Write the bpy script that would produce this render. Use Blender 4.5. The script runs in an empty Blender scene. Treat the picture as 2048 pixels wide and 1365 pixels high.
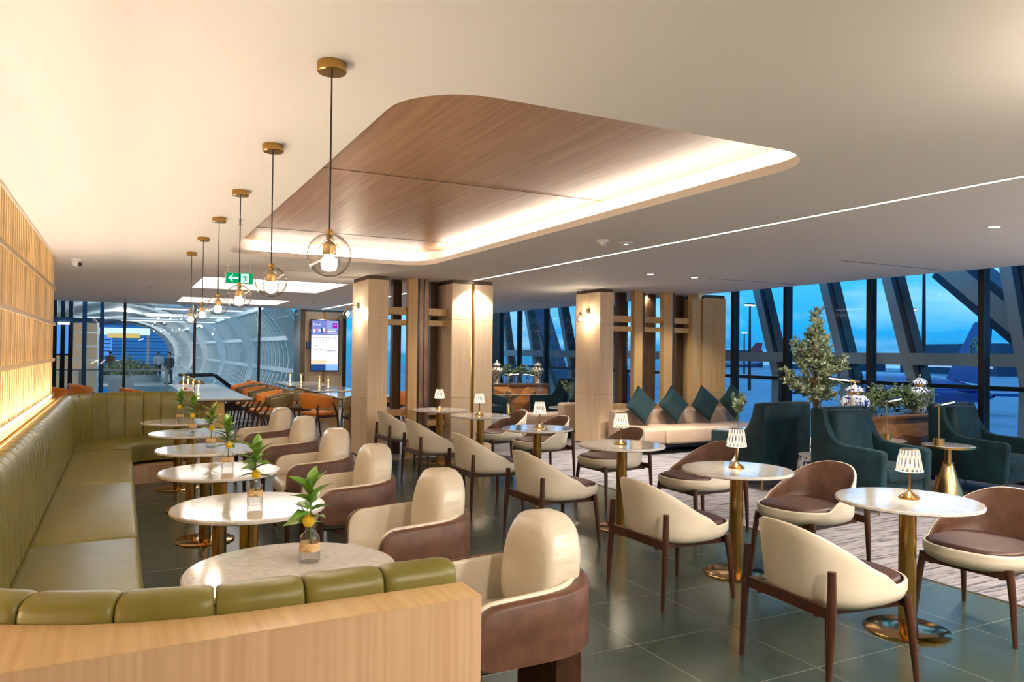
import bpy, bmesh, math, random
from mathutils import Vector, Matrix
PI=math.pi
C=bpy.context.scene.collection
rnd=random.Random(7)
S,CO=math.sin,math.cos
# ------------------------------------------------------------------ materials
def nt(name):
    m=bpy.data.materials.new(name); m.use_nodes=True; t=m.node_tree; t.nodes.clear()
    o=t.nodes.new('ShaderNodeOutputMaterial'); return m,t,o
def N(t,ty,**kw):
    n=t.nodes.new(ty)
    for k,v in kw.items():
        if k in n.inputs: n.inputs[k].default_value=v
        else: setattr(n,k,v)
    return n
def c4(c): return (c[0],c[1],c[2],1)
def mat(name,col,rough=.5,metal=0,col2=None,scale=(8,8,8),detail=4,bump=0,bscale=None,spec=.5,coat=0,sheen=0,ramp=(.35,.65),dist=0,kind='noise'):
    m,t,o=nt(name); b=N(t,'ShaderNodeBsdfPrincipled'); L=t.links.new
    b.inputs['Base Color'].default_value=c4(col); b.inputs['Roughness'].default_value=rough; b.inputs['Metallic'].default_value=metal
    b.inputs['Specular IOR Level'].default_value=spec; b.inputs['Coat Weight'].default_value=coat
    b.inputs['Sheen Weight'].default_value=sheen
    L(b.outputs[0],o.inputs[0])
    if col2 or bump:
        tc=N(t,'ShaderNodeTexCoord'); mp=N(t,'ShaderNodeMapping'); mp.inputs['Scale'].default_value=scale
        L(tc.outputs['Object'],mp.inputs[0])
        n=N(t,'ShaderNodeTexNoise'); n.inputs['Scale'].default_value=1; n.inputs['Detail'].default_value=detail; n.inputs['Distortion'].default_value=dist
        L(mp.outputs[0],n.inputs[0])
        if col2:
            r=N(t,'ShaderNodeValToRGB'); e=r.color_ramp.elements
            e[0].position,e[1].position=ramp; e[0].color=c4(col); e[1].color=c4(col2)
            L(n.outputs[0],r.inputs[0]); L(r.outputs[0],b.inputs['Base Color'])
        if bump:
            bp=N(t,'ShaderNodeBump'); bp.inputs['Strength'].default_value=bump; bp.inputs['Distance'].default_value=.004
            src=n
            if bscale:
                mp2=N(t,'ShaderNodeMapping'); mp2.inputs['Scale'].default_value=bscale; L(tc.outputs['Object'],mp2.inputs[0])
                src=N(t,'ShaderNodeTexNoise'); src.inputs['Scale'].default_value=1; src.inputs['Detail'].default_value=5; L(mp2.outputs[0],src.inputs[0])
            L(src.outputs[0],bp.inputs['Height']); L(bp.outputs[0],b.inputs['Normal'])
    return m
def emit(name,col,st):
    m,t,o=nt(name); e=N(t,'ShaderNodeEmission'); e.inputs[0].default_value=c4(col); e.inputs[1].default_value=st
    t.links.new(e.outputs[0],o.inputs[0]); return m
def thin_glass(name,tint=(1,1,1),ior=1.45,rough=0.0,boost=1.0):
    m,t,o=nt(name); L=t.links.new
    tr=N(t,'ShaderNodeBsdfTransparent'); tr.inputs[0].default_value=c4(tint)
    gl=N(t,'ShaderNodeBsdfGlossy'); gl.inputs['Roughness'].default_value=rough
    lw=N(t,'ShaderNodeLayerWeight'); lw.inputs[0].default_value=.5
    pw=N(t,'ShaderNodeMath',operation='POWER'); pw.inputs[1].default_value=4.0; L(lw.outputs['Facing'],pw.inputs[0])
    f0=((ior-1)/(ior+1))**2; fr=N(t,'ShaderNodeMath',operation='MULTIPLY_ADD'); fr.inputs[1].default_value=1-f0; fr.inputs[2].default_value=f0; L(pw.outputs[0],fr.inputs[0])
    mx=N(t,'ShaderNodeMixShader'); mu=N(t,'ShaderNodeMath',operation='MULTIPLY'); mu.inputs[1].default_value=boost; mu.use_clamp=True
    L(fr.outputs[0],mu.inputs[0]); L(mu.outputs[0],mx.inputs[0]); L(tr.outputs[0],mx.inputs[1]); L(gl.outputs[0],mx.inputs[2]); L(mx.outputs[0],o.inputs[0]); return m
ash=mat('ash_wood',(.71,.50,.30),.42,col2=(.81,.60,.38),scale=(26,26,1.2),detail=3,ramp=(.3,.7),bump=.05)
ashx=mat('ash_wood_flat',(.60,.37,.16),.42,col2=(.72,.49,.235),scale=(60,1.6,60),detail=3,ramp=(.3,.7),bump=.05)
ash_front=mat('ash_wood_front',(.60,.37,.205),.45,col2=(.72,.485,.29),scale=(60,60,1.3),detail=3,ramp=(.3,.7),bump=.04)
slatw=mat('slat_wood',(.56,.36,.15),.5,col2=(.72,.50,.24),scale=(14,14,1.5),detail=3,ramp=(.25,.75))
def vary(m,lo,hi):
    t=m.node_tree; b=next(n for n in t.nodes if n.type=='BSDF_PRINCIPLED'); l=b.inputs['Base Color'].links[0]; src=l.from_socket
    oi=N(t,'ShaderNodeObjectInfo'); mr=N(t,'ShaderNodeMapRange'); mr.inputs[3].default_value=lo; mr.inputs[4].default_value=hi; t.links.new(oi.outputs['Random'],mr.inputs[0])
    mx=N(t,'ShaderNodeVectorMath',operation='SCALE'); t.links.new(src,mx.inputs[0]); t.links.new(mr.outputs[0],mx.inputs['Scale']); t.links.new(mx.outputs[0],b.inputs['Base Color'])
vary(slatw,.72,1.15)
oak2=mat('honey_wood',(.54,.33,.13),.45,col2=(.61,.39,.165),scale=(30,30,1.2),detail=3)
oakd=mat('shadow_oak',(.075,.042,.018),.45,col2=(.11,.062,.026),scale=(30,30,1.2),detail=3)  # honey wood with the rear slats' shade put into its colour
bronze=mat('bronze_panel',(.10,.055,.03),.28,.6,col2=(.22,.13,.08),scale=(20,20,3))
bandm=mat('dark_bronze_band',(.10,.065,.035),.4,.3)
ceilm=mat('ceiling_paint',(.83,.78,.745),.75)
whitep=mat('white_paint',(.8,.77,.72),.6)
dado=mat('ash_dado',(.60,.38,.17),.45,col2=(.68,.45,.21),scale=(26,26,1.2),detail=3)
recw=mat('recess_veneer',(.29,.148,.08),.4,col2=(.46,.26,.15),scale=(34,1.1,8),detail=5,ramp=(.3,.72))
green=mat('green_leather',(.155,.135,.022),.38,col2=(.185,.16,.03),scale=(9,9,9),bump=.12,bscale=(220,220,220),spec=.45)
cream=mat('cream_leather',(.68,.60,.47),.36,col2=(.72,.635,.50),scale=(6,6,6),bump=.1,bscale=(90,90,90),spec=.5)
creamw=mat('cream_wrinkled_leather',(.68,.60,.47),.33,col2=(.72,.635,.50),scale=(6,6,6),bump=.5,bscale=(14,14,26),spec=.5)
creamw.node_tree.nodes['Bump'].inputs['Distance'].default_value=.006
brown=mat('brown_leather',(.082,.034,.018),.5,col2=(.135,.057,.030),scale=(16,16,16),detail=6,bump=.1,bscale=(200,200,200))
choc=mat('chocolate_leather',(.075,.036,.027),.42,col2=(.09,.044,.033),scale=(12,12,12),bump=.08,bscale=(200,200,200))
walnut=mat('walnut',(.038,.012,.006),.35,col2=(.072,.024,.011),scale=(60,60,5),detail=3)
brass=mat('brass',(.62,.37,.11),.2,1,col2=(.56,.33,.095),scale=(1,1,90))
brassb=mat('brass_base',(.55,.33,.12),.13,1)
gold=mat('satin_gold',(.68,.45,.18),.28,1)
teal=mat('teal_velvet',(.0008,.0115,.0155),.6,col2=(.0018,.027,.036),scale=(7,7,7),detail=3,sheen=.08,spec=.2)
tealc=mat('teal_linen',(.003,.020,.024),.75,col2=(.005,.027,.031),scale=(120,120,120),sheen=.08,spec=.3)
beige=mat('beige_leather',(.42,.30,.21),.5,col2=(.45,.325,.23),scale=(8,8,8),bump=.08,bscale=(120,120,120))
olive=mat('olive_leather',(.15,.10,.028),.5)
orange=mat('orange_leather',(.62,.185,.012),.45)
black=mat('black_metal',(.006,.006,.008),.4,.3)
cordm=mat('black_cord',(.012,.01,.009),.6)
steel=mat('grey_steel',(.46,.41,.37),.5,.1,col2=(.52,.47,.43),scale=(2,2,2))  # paled to carry the room's light on the outdoor flanges
steelb=mat('blue_steel',(.03,.075,.13),.5,.2)
whites=mat('white_steel',(.78,.80,.80),.5)
plast=mat('white_plastic',(.78,.76,.73),.4)
darkp=mat('dark_plastic',(.01,.01,.012),.2)
leafg=mat('green_leaf',(.06,.19,.015),.35,col2=(.23,.40,.05),scale=(16,16,16),detail=2,ramp=(.35,.7))
leafd=mat('tree_leaf',(.07,.10,.035),.42,col2=(.36,.40,.24),scale=(9,9,9),detail=2,ramp=(.35,.68))
pine=mat('fir_needle',(.035,.075,.028),.5,col2=(.14,.20,.085),scale=(14,14,14),detail=2)
stemm=mat('green_stem',(.07,.13,.02),.5)
barkm=mat('bark',(.13,.075,.035),.7,col2=(.21,.13,.07),scale=(40,40,8))
lemonm=mat('lemon_peel',(.83,.52,.012),.35,col2=(.86,.58,.02),scale=(30,30,30),bump=.15,bscale=(140,140,140))
raffia=mat('raffia_ribbon',(.62,.42,.19),.7,col2=(.74,.53,.27),scale=(60,60,160))
porc=mat('blue_white_porcelain',(.72,.74,.76),.12,col2=(.01,.02,.17),scale=(38,38,34),detail=3,ramp=(.52,.54),coat=.5)
porcg=mat('gilt_porcelain',(.66,.60,.50),.2,col2=(.14,.07,.02),scale=(30,30,30),detail=3,ramp=(.50,.54),coat=.5)
cwood=mat('faceted_walnut_veneer',(.14,.062,.022),.35,col2=(.21,.10,.038),scale=(4,4,40),detail=3)
cwoodo=mat('amber_lit_veneer',(.36,.125,.022),.3,col2=(.46,.175,.035),scale=(4,4,40),detail=3)  # the far console's orange light is put into the veneer colour
concr=mat('greige_floor_tile',(.30,.255,.225),.35,col2=(.34,.29,.26),scale=(1.2,1.2,1),detail=4)
glass=thin_glass('window_glass',(.80,.90,.97),1.32,boost=.75)
glassw=thin_glass('hall_glass',(.90,.95,.97),1.3,boost=.6)
globeg=thin_glass('globe_glass',(.985,.985,.985),1.5,boost=2.2)
vaseg=thin_glass('vase_glass',(.985,.99,.985),1.5,boost=2.2)
crystal=thin_glass('cut_crystal',(1,1,1),1.6,rough=.22,boost=4)
bulb=emit('bulb_glow',(1,.86,.66),260)
bulbs=emit('sconce_glow',(1,.84,.62),520)
led=emit('cove_led',(1,.92,.78),22)
ledl=emit('line_led',(1,.94,.86),26)
leds2=emit('slat_led_top',(1,.88,.74),16)
leds=emit('slat_led',(1,.81,.56),42)
pan=emit('panel_glow',(1,.94,.85),2.6)
downl=emit('downlight_glow',(1,.95,.88),30)
barled=emit('bar_led',(.80,.93,1),7)
barledw=emit('warm_bar_led',(1,.82,.6),4)
cand=emit('small_lamp_glow',(1,.60,.22),2.2)
dim=emit('hall_lamp_glow',(1,.93,.82),5)
apronl=emit('mast_glow',(1,.80,.62),6)
def marble():
    m,t,o=nt('white_marble'); L=t.links.new
    b=N(t,'ShaderNodeBsdfPrincipled'); b.inputs['Roughness'].default_value=.09; b.inputs['Coat Weight'].default_value=.3; b.inputs['Coat Roughness'].default_value=.05
    tc=N(t,'ShaderNodeTexCoord'); n1=N(t,'ShaderNodeTexNoise'); n1.inputs['Scale'].default_value=11; n1.inputs['Detail'].default_value=10; n1.inputs['Roughness'].default_value=.62; n1.inputs['Distortion'].default_value=1.2
    oi=N(t,'ShaderNodeObjectInfo'); ad=N(t,'ShaderNodeVectorMath',operation='ADD'); L(tc.outputs['Object'],ad.inputs[0]); L(oi.outputs['Location'],ad.inputs[1])
    L(ad.outputs[0],n1.inputs[0])
    r=N(t,'ShaderNodeValToRGB'); e=r.color_ramp.elements
    e[0].position=.46; e[0].color=(.70,.665,.62,1); e[1].position=.54; e[1].color=(.70,.665,.62,1)
    x=e.new(.5); x.color=(.56,.52,.485,1)
    L(n1.outputs[0],r.inputs[0]); L(r.outputs[0],b.inputs['Base Color']); L(b.outputs[0],o.inputs[0]); return m
marb=marble()
def tilefloor():
    m,t,o=nt('green_stone_tile'); L=t.links.new
    b=N(t,'ShaderNodeBsdfPrincipled'); b.inputs['Roughness'].default_value=.2
    tc=N(t,'ShaderNodeTexCoord'); mp=N(t,'ShaderNodeMapping'); mp.inputs['Location'].default_value=(.06,-.135,0)
    L(tc.outputs['Object'],mp.inputs[0])
    br=N(t,'ShaderNodeTexBrick',offset=0.0,squash=1.0)
    for k,v in dict(Scale=1.0).items(): br.inputs[k].default_value=v
    br.inputs['Mortar Size'].default_value=.0028; br.inputs['Mortar Smooth'].default_value=.0; br.inputs['Brick Width'].default_value=.63; br.inputs['Row Height'].default_value=.63
    br.inputs['Color1'].default_value=(.044,.066,.051,1); br.inputs['Color2'].default_value=(.053,.077,.061,1); br.inputs['Mortar'].default_value=(.19,.20,.16,1)
    L(mp.outputs[0],br.inputs[0])
    n=N(t,'ShaderNodeTexNoise'); n.inputs['Scale'].default_value=2.2; n.inputs['Detail'].default_value=6; L(tc.outputs['Object'],n.inputs[0])
    mx=N(t,'ShaderNodeMix',data_type='RGBA',blend_type='MULTIPLY'); mx.inputs[0].default_value=.45
    r=N(t,'ShaderNodeValToRGB'); r.color_ramp.elements[0].position=.3; r.color_ramp.elements[0].color=(.65,.65,.65,1); r.color_ramp.elements[1].position=.7; r.color_ramp.elements[1].color=(1.2,1.2,1.2,1)
    L(n.outputs[0],r.inputs[0]); L(br.outputs[0],mx.inputs[6]); L(r.outputs[0],mx.inputs[7]); L(mx.outputs[2],b.inputs['Base Color'])
    rr=N(t,'ShaderNodeMapRange'); rr.inputs[3].default_value=.16; rr.inputs[4].default_value=.30; L(n.outputs[0],rr.inputs[0]); L(rr.outputs[0],b.inputs['Roughness'])
    L(b.outputs[0],o.inputs[0]); return m
tilem=tilefloor()
def carpet():
    m,t,o=nt('grey_streaked_carpet'); L=t.links.new
    b=N(t,'ShaderNodeBsdfPrincipled'); b.inputs['Roughness'].default_value=.95; b.inputs['Specular IOR Level'].default_value=.1
    tc=N(t,'ShaderNodeTexCoord'); mp=N(t,'ShaderNodeMapping'); mp.inputs['Scale'].default_value=(2.4,34,1); L(tc.outputs['Object'],mp.inputs[0])
    n=N(t,'ShaderNodeTexNoise'); n.inputs['Scale'].default_value=1; n.inputs['Detail'].default_value=5; n.inputs['Roughness'].default_value=.65; L(mp.outputs[0],n.inputs[0])
    r=N(t,'ShaderNodeValToRGB'); e=r.color_ramp.elements; e[0].position=.40; e[0].color=(.06,.058,.075,1); e[1].position=.56; e[1].color=(.27,.25,.255,1); x=e.new(.47); x.color=(.20,.185,.195,1)
    L(n.outputs[0],r.inputs[0]); L(r.outputs[0],b.inputs['Base Color'])
    n2=N(t,'ShaderNodeTexNoise'); n2.inputs['Scale'].default_value=300; bp=N(t,'ShaderNodeBump'); bp.inputs['Strength'].default_value=.4; bp.inputs['Distance'].default_value=.004
    L(tc.outputs['Object'],n2.inputs[0]); L(n2.outputs[0],bp.inputs['Height']); L(bp.outputs[0],b.inputs['Normal']); L(b.outputs[0],o.inputs[0]); return m
carpm=carpet()
def shade_mat():
    # lit ribbed acrylic shade: the facets carry the lamp's glow
    m,t,o=nt('lit_acrylic_shade'); L=t.links.new
    tc=N(t,'ShaderNodeTexCoord'); sp=N(t,'ShaderNodeSeparateXYZ'); L(tc.outputs['Object'],sp.inputs[0])
    at=N(t,'ShaderNodeMath',operation='ARCTAN2'); L(sp.outputs[1],at.inputs[0]); L(sp.outputs[0],at.inputs[1])
    m1=N(t,'ShaderNodeMath',operation='MULTIPLY'); m1.inputs[1].default_value=17; L(at.outputs[0],m1.inputs[0])
    s1=N(t,'ShaderNodeMath',operation='SINE'); L(m1.outputs[0],s1.inputs[0])
    m2=N(t,'ShaderNodeMath',operation='MULTIPLY'); m2.inputs[1].default_value=52; L(sp.outputs[2],m2.inputs[0])
    s2=N(t,'ShaderNodeMath',operation='SINE'); L(m2.outputs[0],s2.inputs[0])
    mul=N(t,'ShaderNodeMath',operation='MULTIPLY'); L(s1.outputs[0],mul.inputs[0]); L(s2.outputs[0],mul.inputs[1])
    r=N(t,'ShaderNodeMapRange'); r.inputs[1].default_value=-.5; r.inputs[2].default_value=.6; r.inputs[3].default_value=.16; r.inputs[4].default_value=1.7; L(mul.outputs[0],r.inputs[0])
    e=N(t,'ShaderNodeEmission'); e.inputs[0].default_value=(1,.80,.58,1); L(r.outputs[0],e.inputs[1])
    tr=N(t,'ShaderNodeBsdfTransparent'); mx=N(t,'ShaderNodeMixShader'); mx.inputs[0].default_value=.72
    L(tr.outputs[0],mx.inputs[1]); L(e.outputs[0],mx.inputs[2]); L(mx.outputs[0],o.inputs[0]); return m
shadem=shade_mat()
# ------------------------------------------------------------------ geometry helpers
def bm_(): return bmesh.new()
def ob(name,bm,m,parent=None,smooth=True,loc=None,rotz=None,ang=38):
    bmesh.ops.remove_doubles(bm,verts=bm.verts,dist=1e-5)
    bmesh.ops.recalc_face_normals(bm,faces=bm.faces)
    if smooth:
        lim=math.radians(ang)
        for f in bm.faces: f.smooth=True
        for e in bm.edges:
            if len(e.link_faces)==2 and e.calc_face_angle(0)>lim: e.smooth=False
    me=bpy.data.meshes.new(name); bm.to_mesh(me); bm.free()
    for x in (m if isinstance(m,(list,tuple)) else [m]): me.materials.append(x)
    o=bpy.data.objects.new(name,me); C.objects.link(o)
    if parent: o.parent=parent
    if loc: o.location=loc
    if rotz is not None: o.rotation_euler=(0,0,rotz)
    return o
def tag(o,label,cat,group=None,kind=None):
    o['label']=label; o['category']=cat
    if group: o['group']=group
    if kind: o['kind']=kind
    return o
def thing(name,label,cat,loc=(0,0,0),rotz=0,group=None):
    o=bpy.data.objects.new(name,None); o.empty_display_size=.1; C.objects.link(o); o.location=loc; o.rotation_euler=(0,0,rotz)
    return tag(o,label,cat,group)
def struct(name,bm,m,smooth=False,parent=None):
    o=ob(name,bm,m,parent,smooth)
    if not parent: o['kind']='structure'
    return o
def tree_copy(o,parent=None):
    c=o.copy(); C.objects.link(c); c.parent=parent
    for ch in list(o.children): tree_copy(ch,c)
    return c
def dup(o,loc,rotz,label,group=None):
    c=tree_copy(o); c.location=loc; c.rotation_euler=(0,0,rotz); c['label']=label
    if group: c['group']=group
    return c
def box(bm,x0,x1,y0,y1,z0,z1,bev=0,seg=2):
    r=bmesh.ops.create_cube(bm,size=1); vs=r['verts']
    for v in vs: v.co=Vector((x0+(v.co.x+.5)*(x1-x0),y0+(v.co.y+.5)*(y1-y0),z0+(v.co.z+.5)*(z1-z0)))
    if bev:
        es=list({e for v in vs for e in v.link_edges}); bmesh.ops.bevel(bm,geom=es,offset=bev,segments=seg,affect='EDGES',profile=.5)
    return bm
def B(x0,x1,y0,y1,z0,z1,bev=0,seg=2): return box(bm_(),x0,x1,y0,y1,z0,z1,bev,seg)
def lathe(bm,prof,seg=24,cx=0,cy=0,sx=1,sy=1):
    rings=[]
    for r,z in prof:
        if r<1e-6: rings.append([bm.verts.new((cx,cy,z))])
        else: rings.append([bm.verts.new((cx+r*sx*CO(2*PI*i/seg),cy+r*sy*S(2*PI*i/seg),z)) for i in range(seg)])
    for a,b in zip(rings,rings[1:]):
        if len(a)==1 and len(b)==1: continue
        for i in range(seg):
            j=(i+1)%seg
            if len(a)==1: bm.faces.new((a[0],b[i],b[j]))
            elif len(b)==1: bm.faces.new((a[i],a[j],b[0]))
            else: bm.faces.new((a[i],a[j],b[j],b[i]))
    return bm
def LA(prof,seg=24,**k): return lathe(bm_(),prof,seg,**k)
def tube(bm,pts,rad,seg=8,cap=True):
    pts=[Vector(p) for p in pts]; n=len(pts); rad=rad if isinstance(rad,(list,tuple)) else [rad]*n
    rings=[]; up=Vector((0,0,1))
    for i,p in enumerate(pts):
        d=(pts[min(i+1,n-1)]-pts[max(i-1,0)]).normalized()
        u=up if abs(d.dot(up))<.95 else Vector((1,0,0))
        a=d.cross(u).normalized(); b=d.cross(a).normalized()
        rings.append([bm.verts.new(p+(a*CO(2*PI*k/seg)+b*S(2*PI*k/seg))*rad[i]) for k in range(seg)])
    for r0,r1 in zip(rings,rings[1:]):
        for k in range(seg): bm.faces.new((r0[k],r0[(k+1)%seg],r1[(k+1)%seg],r1[k]))
    if cap: bm.faces.new(rings[0][::-1]); bm.faces.new(rings[-1])
    return bm
def TU(pts,rad,seg=8): return tube(bm_(),pts,rad,seg)
def beam(bm,p,q,w,h,up=(0,0,1)):
    p,q=Vector(p),Vector(q); d=(q-p).normalized(); u=Vector(up)
    if abs(d.dot(u))>.95: u=Vector((1,0,0))
    a=d.cross(u).normalized()*w/2; b=a.cross(d).normalized()*h/2
    vs=[bm.verts.new(x+s*a+t_*b) for x in (p,q) for s,t_ in ((-1,-1),(1,-1),(1,1),(-1,1))]
    for f in ((0,1,2,3),(7,6,5,4),(0,4,5,1),(1,5,6,2),(2,6,7,3),(3,7,4,0)): bm.faces.new([vs[i] for i in f])
    return bm
def grid(bm,f,nu,nv,cu=False,cv=False):
    V=[[bm.verts.new(f(i,j)) for j in range(nv)] for i in range(nu)]
    for i in range(nu-(0 if cu else 1)):
        for j in range(nv-(0 if cv else 1)):
            bm.faces.new((V[i][j],V[(i+1)%nu][j],V[(i+1)%nu][(j+1)%nv],V[i][(j+1)%nv]))
    return V
def sgp(v,e): return math.copysign(abs(v)**e,v)
def supslab(a,b,z0,z1,e=.75,seg=40,edge=.02,dome=0,cx=0):
    """flat cushion with a super-elliptic outline, rounded edge and slightly domed top"""
    bm=bm_(); prof=[(0,z0),(1-edge*3,z0)]+[(1-edge/min(a,b)*(1-S(t)),z0+(z1-z0)*.5*(1-CO(t))) for t in (0,.5,1.0,1.57,2.1,2.6,PI)]+[(.75,z1+dome*.55),(.45,z1+dome*.9),(0,z1+dome)]
    rings=[]
    for r,z in prof:
        if r==0: rings.append([bm.verts.new((cx,0,z))]); continue
        rings.append([bm.verts.new((cx+r*a*sgp(CO(2*PI*i/seg),e),r*b*sgp(S(2*PI*i/seg),e),z)) for i in range(seg)])
    for A,B_ in zip(rings,rings[1:]):
        for i in range(seg):
            j=(i+1)%seg
            if len(A)==1: bm.faces.new((A[0],B_[j],B_[i]))
            elif len(B_)==1: bm.faces.new((A[i],A[j],B_[0]))
            else: bm.faces.new((A[i],A[j],B_[j],B_[i]))
    return bm
def poly(bm,pts,z0,z1):
    a=[bm.verts.new((x,y,z0)) for x,y in pts]; b=[bm.verts.new((x,y,z1)) for x,y in pts]; n=len(pts)
    bm.faces.new(a[::-1]); bm.faces.new(b)
    for i in range(n): bm.faces.new((a[i],a[(i+1)%n],b[(i+1)%n],b[i]))
    return bm
def prismY(bm,pts,y0,y1):
    a=[bm.verts.new((x,y0,z)) for x,z in pts]; b=[bm.verts.new((x,y1,z)) for x,z in pts]; n=len(pts)
    bm.faces.new(a); bm.faces.new(b[::-1])
    for i in range(n): bm.faces.new((a[i],b[i],b[(i+1)%n],a[(i+1)%n]))
    return bm
def rrect(x0,x1,y0,y1,r,n=8):
    out=[]
    for cx,cy,a0 in ((x1-r,y1-r,0),(x0+r,y1-r,PI/2),(x0+r,y0+r,PI),(x1-r,y0+r,1.5*PI)):
        for k in range(n+1): a=a0+k*PI/2/n; out.append((cx+r*CO(a),cy+r*S(a)))
    return out
LM=2.6
def lamp(name,ty,loc,en,col=(1,.85,.65),rot=(0,0,0),**kw):
    l=bpy.data.lights.new(name,ty); l.energy=en*LM; l.color=col
    for k,v in kw.items(): setattr(l,k,v)
    o=bpy.data.objects.new(name,l); C.objects.link(o); o.location=loc; o.rotation_euler=rot; return o
EXPO=0.52
# ================================================================== room shell
CZ=2.61; XL=-.98; XW=9.75; YF=20.1; YB=-3.2; XFL=-6.0
REC=rrect(1.02,3.37,2.83,8.95,.36,10)
def recess_outline():
    return REC
PANELS=[(1.05,3.25,12.05,14.35),(1.08,3.28,17.0,18.9)]
def ceiling():
    bm=bm_(); ed=[]
    def loop(pts):
        vs=[bm.verts.new((x,y,CZ)) for x,y in pts]
        for i in range(len(vs)): ed.append(bm.edges.new((vs[i],vs[(i+1)%len(vs)])))
    loop([(XFL,YB),(9.15,YB),(9.15,YF+.05),(XFL,YF+.05)]); loop(REC)
    for a,b,c,d in PANELS: loop([(a,c),(b,c),(b,d),(a,d)])
    bmesh.ops.triangle_fill(bm,use_beauty=True,edges=ed)
    return bm
struct('ceiling',ceiling(),ceilm)
# curtain pocket beyond the ceiling edge at the window side
bm=bm_(); box(bm,9.15,9.17,YB,YF,CZ,3.0); box(bm,9.15,XW+.1,YB,YF,2.98,3.02); struct('trim_1',bm,ceilm)
# recess: lip, inner wall, veneer panel
bm=bm_(); n=len(REC); lip=.055
a=[bm.verts.new((x,y,CZ)) for x,y in REC]; b=[bm.verts.new((x,y,CZ+lip)) for x,y in REC]
cx,cy=2.195,5.89
OUT=rrect(1.02-.0,3.37+.16,2.83-.0,8.95+.16,.40,10)
c=[bm.verts.new((x,y,CZ+lip)) for x,y in OUT]; d=[bm.verts.new((x,y,CZ+.20)) for x,y in OUT]
for i in range(n):
    j=(i+1)%n
    for p,q in ((a,b),(b,c),(c,d)): bm.faces.new((p[i],p[j],q[j],q[i]))
struct('trim_2',bm,whitep,smooth=True)
bm=bm_(); bm.faces.new([bm.verts.new((x,y,CZ+.195)) for x,y in rrect(.9,3.6,2.7,9.2,.4,10)]); struct('ceiling_recess',bm,recw)
# seams of the veneer panel
bm=bm_()
for y in (5.2,8.1): box(bm,1.0,3.5,y,y+.0015,CZ+.190,CZ+.194)
struct('trim_3',bm,bandm)
# hidden cove LED strips
o=thing('cove_light','warm LED strip glowing in the ceiling cove beside the brown veneer','light strip',(3.45,5.9,CZ+lip+.004))
ob('strip',box(bm_(),-.022,.022,-2.75,2.78,0,.012),led,o,False)
ob('strip',box(bm_(),-2.1,-.1,3.10,3.145,0,.012),led,o,False)
# floors
bm=bm_(); box(bm,XL-.1,5.0,YB,10.3,-.1,0); struct('floor',bm,tilem)
bm=bm_(); box(bm,5.0,XW+.2,YB,YF,-.1,.004); struct('floor_carpet',bm,carpm)
bm=bm_(); box(bm,XFL,5.0,10.3,YF+.1,-.1,0); box(bm,XFL,XL-.1,YB,10.3,-.1,0); struct('floor_rear',bm,concr)
bm=bm_(); box(bm,4.985,5.003,YB,10.3,0,.006); box(bm,XL,5.0,10.295,10.31,0,.004); struct('trim_4',bm,brassb)
# walls
bm=bm_(); box(bm,XL-.2,XL,YB,10.25,0,CZ); struct('wall_left',bm,whitep)
bm=bm_(); box(bm,XFL-.2,XFL,YB,YF+.1,0,CZ); struct('wall_far_left',bm,whitep)
bm=bm_(); box(bm,XFL,XW+.2,YB-.2,YB,0,3.0); struct('wall_back',bm,dado)
# timber dado ledge under the slat screen
bm=B(XL,-.66,1.2,10.25,0,.955); struct('trim_5',bm,ashx)
# linear ceiling light
o=thing('linear_ceiling_light','long thin white light line running along the ceiling toward the grooved pillar','ceiling light',(4.655,0,CZ))
ob('diffuser',B(-.014,.014,-1,10.32,-.002,.01),ledl,o,False)
ob('trim',box(box(bm_(),-.02,-.014,-1,10.32,-.004,.01),.014,.02,-1,10.32,-.004,.01),plast,o,False)
o=thing('linear_ceiling_light','thin white light line on the far ceiling behind the grooved pillar and slat divider','ceiling light',(4.655,0,CZ))
ob('diffuser',B(-.014,.014,11.3,19.9,-.002,.01),ledl,o,False)
# lit ceiling panels in the far ceiling
for k,(a,b,c,d) in enumerate(PANELS):
    o=thing('ceiling_light_panel',['large glowing white recessed ceiling panel above the orange chairs, behind the EXIT sign','smaller-looking glowing ceiling panel close to the far glass wall'][k],'ceiling light',((a+b)/2,(c+d)/2,CZ),group=None)
    w,h=(b-a)/2,(d-c)/2
    fr=bm_()
    for q in ((-w,-w+.012,-h,h),(w-.012,w,-h,h),(-w,w,-h,-h+.012),(-w,w,h-.012,h)): box(fr,q[0],q[1],q[2],q[3],0,.16)
    ob('frame',fr,whitep,o,False); ob('diffuser',B(-w-.02,w+.02,-h-.02,h+.02,.155,.17),pan,o,False)
# dark ceiling seam and slot diffusers
def slot(x0,x1,y,label):
    o=thing('slot_air_vent',label,'air vent',((x0+x1)/2,y,CZ)); w=(x1-x0)/2
    ob('slot',B(-w,w,-.008,.008,-.002,.01),darkp,o,False); ob('end_cap',box(box(bm_(),-w-.02,-w+.10,-.012,.012,-.003,.01),w-.10,w+.02,-.012,.012,-.003,.01),plast,o,False)
slot(7.0,9.0,5.81,'dark slot air vent in the grey ceiling, the one nearer the camera')
slot(7.15,9.08,8.14,'dark slot air vent in the ceiling in front of the timber slat divider')
slot(7.2,9.0,13.6,'dark slot air vent on the ceiling beyond the wall lamp pillar')
bm=B(1.15,3.2,10.42,10.435,CZ-.001,CZ+.01); struct('trim_6',bm,bandm)
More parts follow.
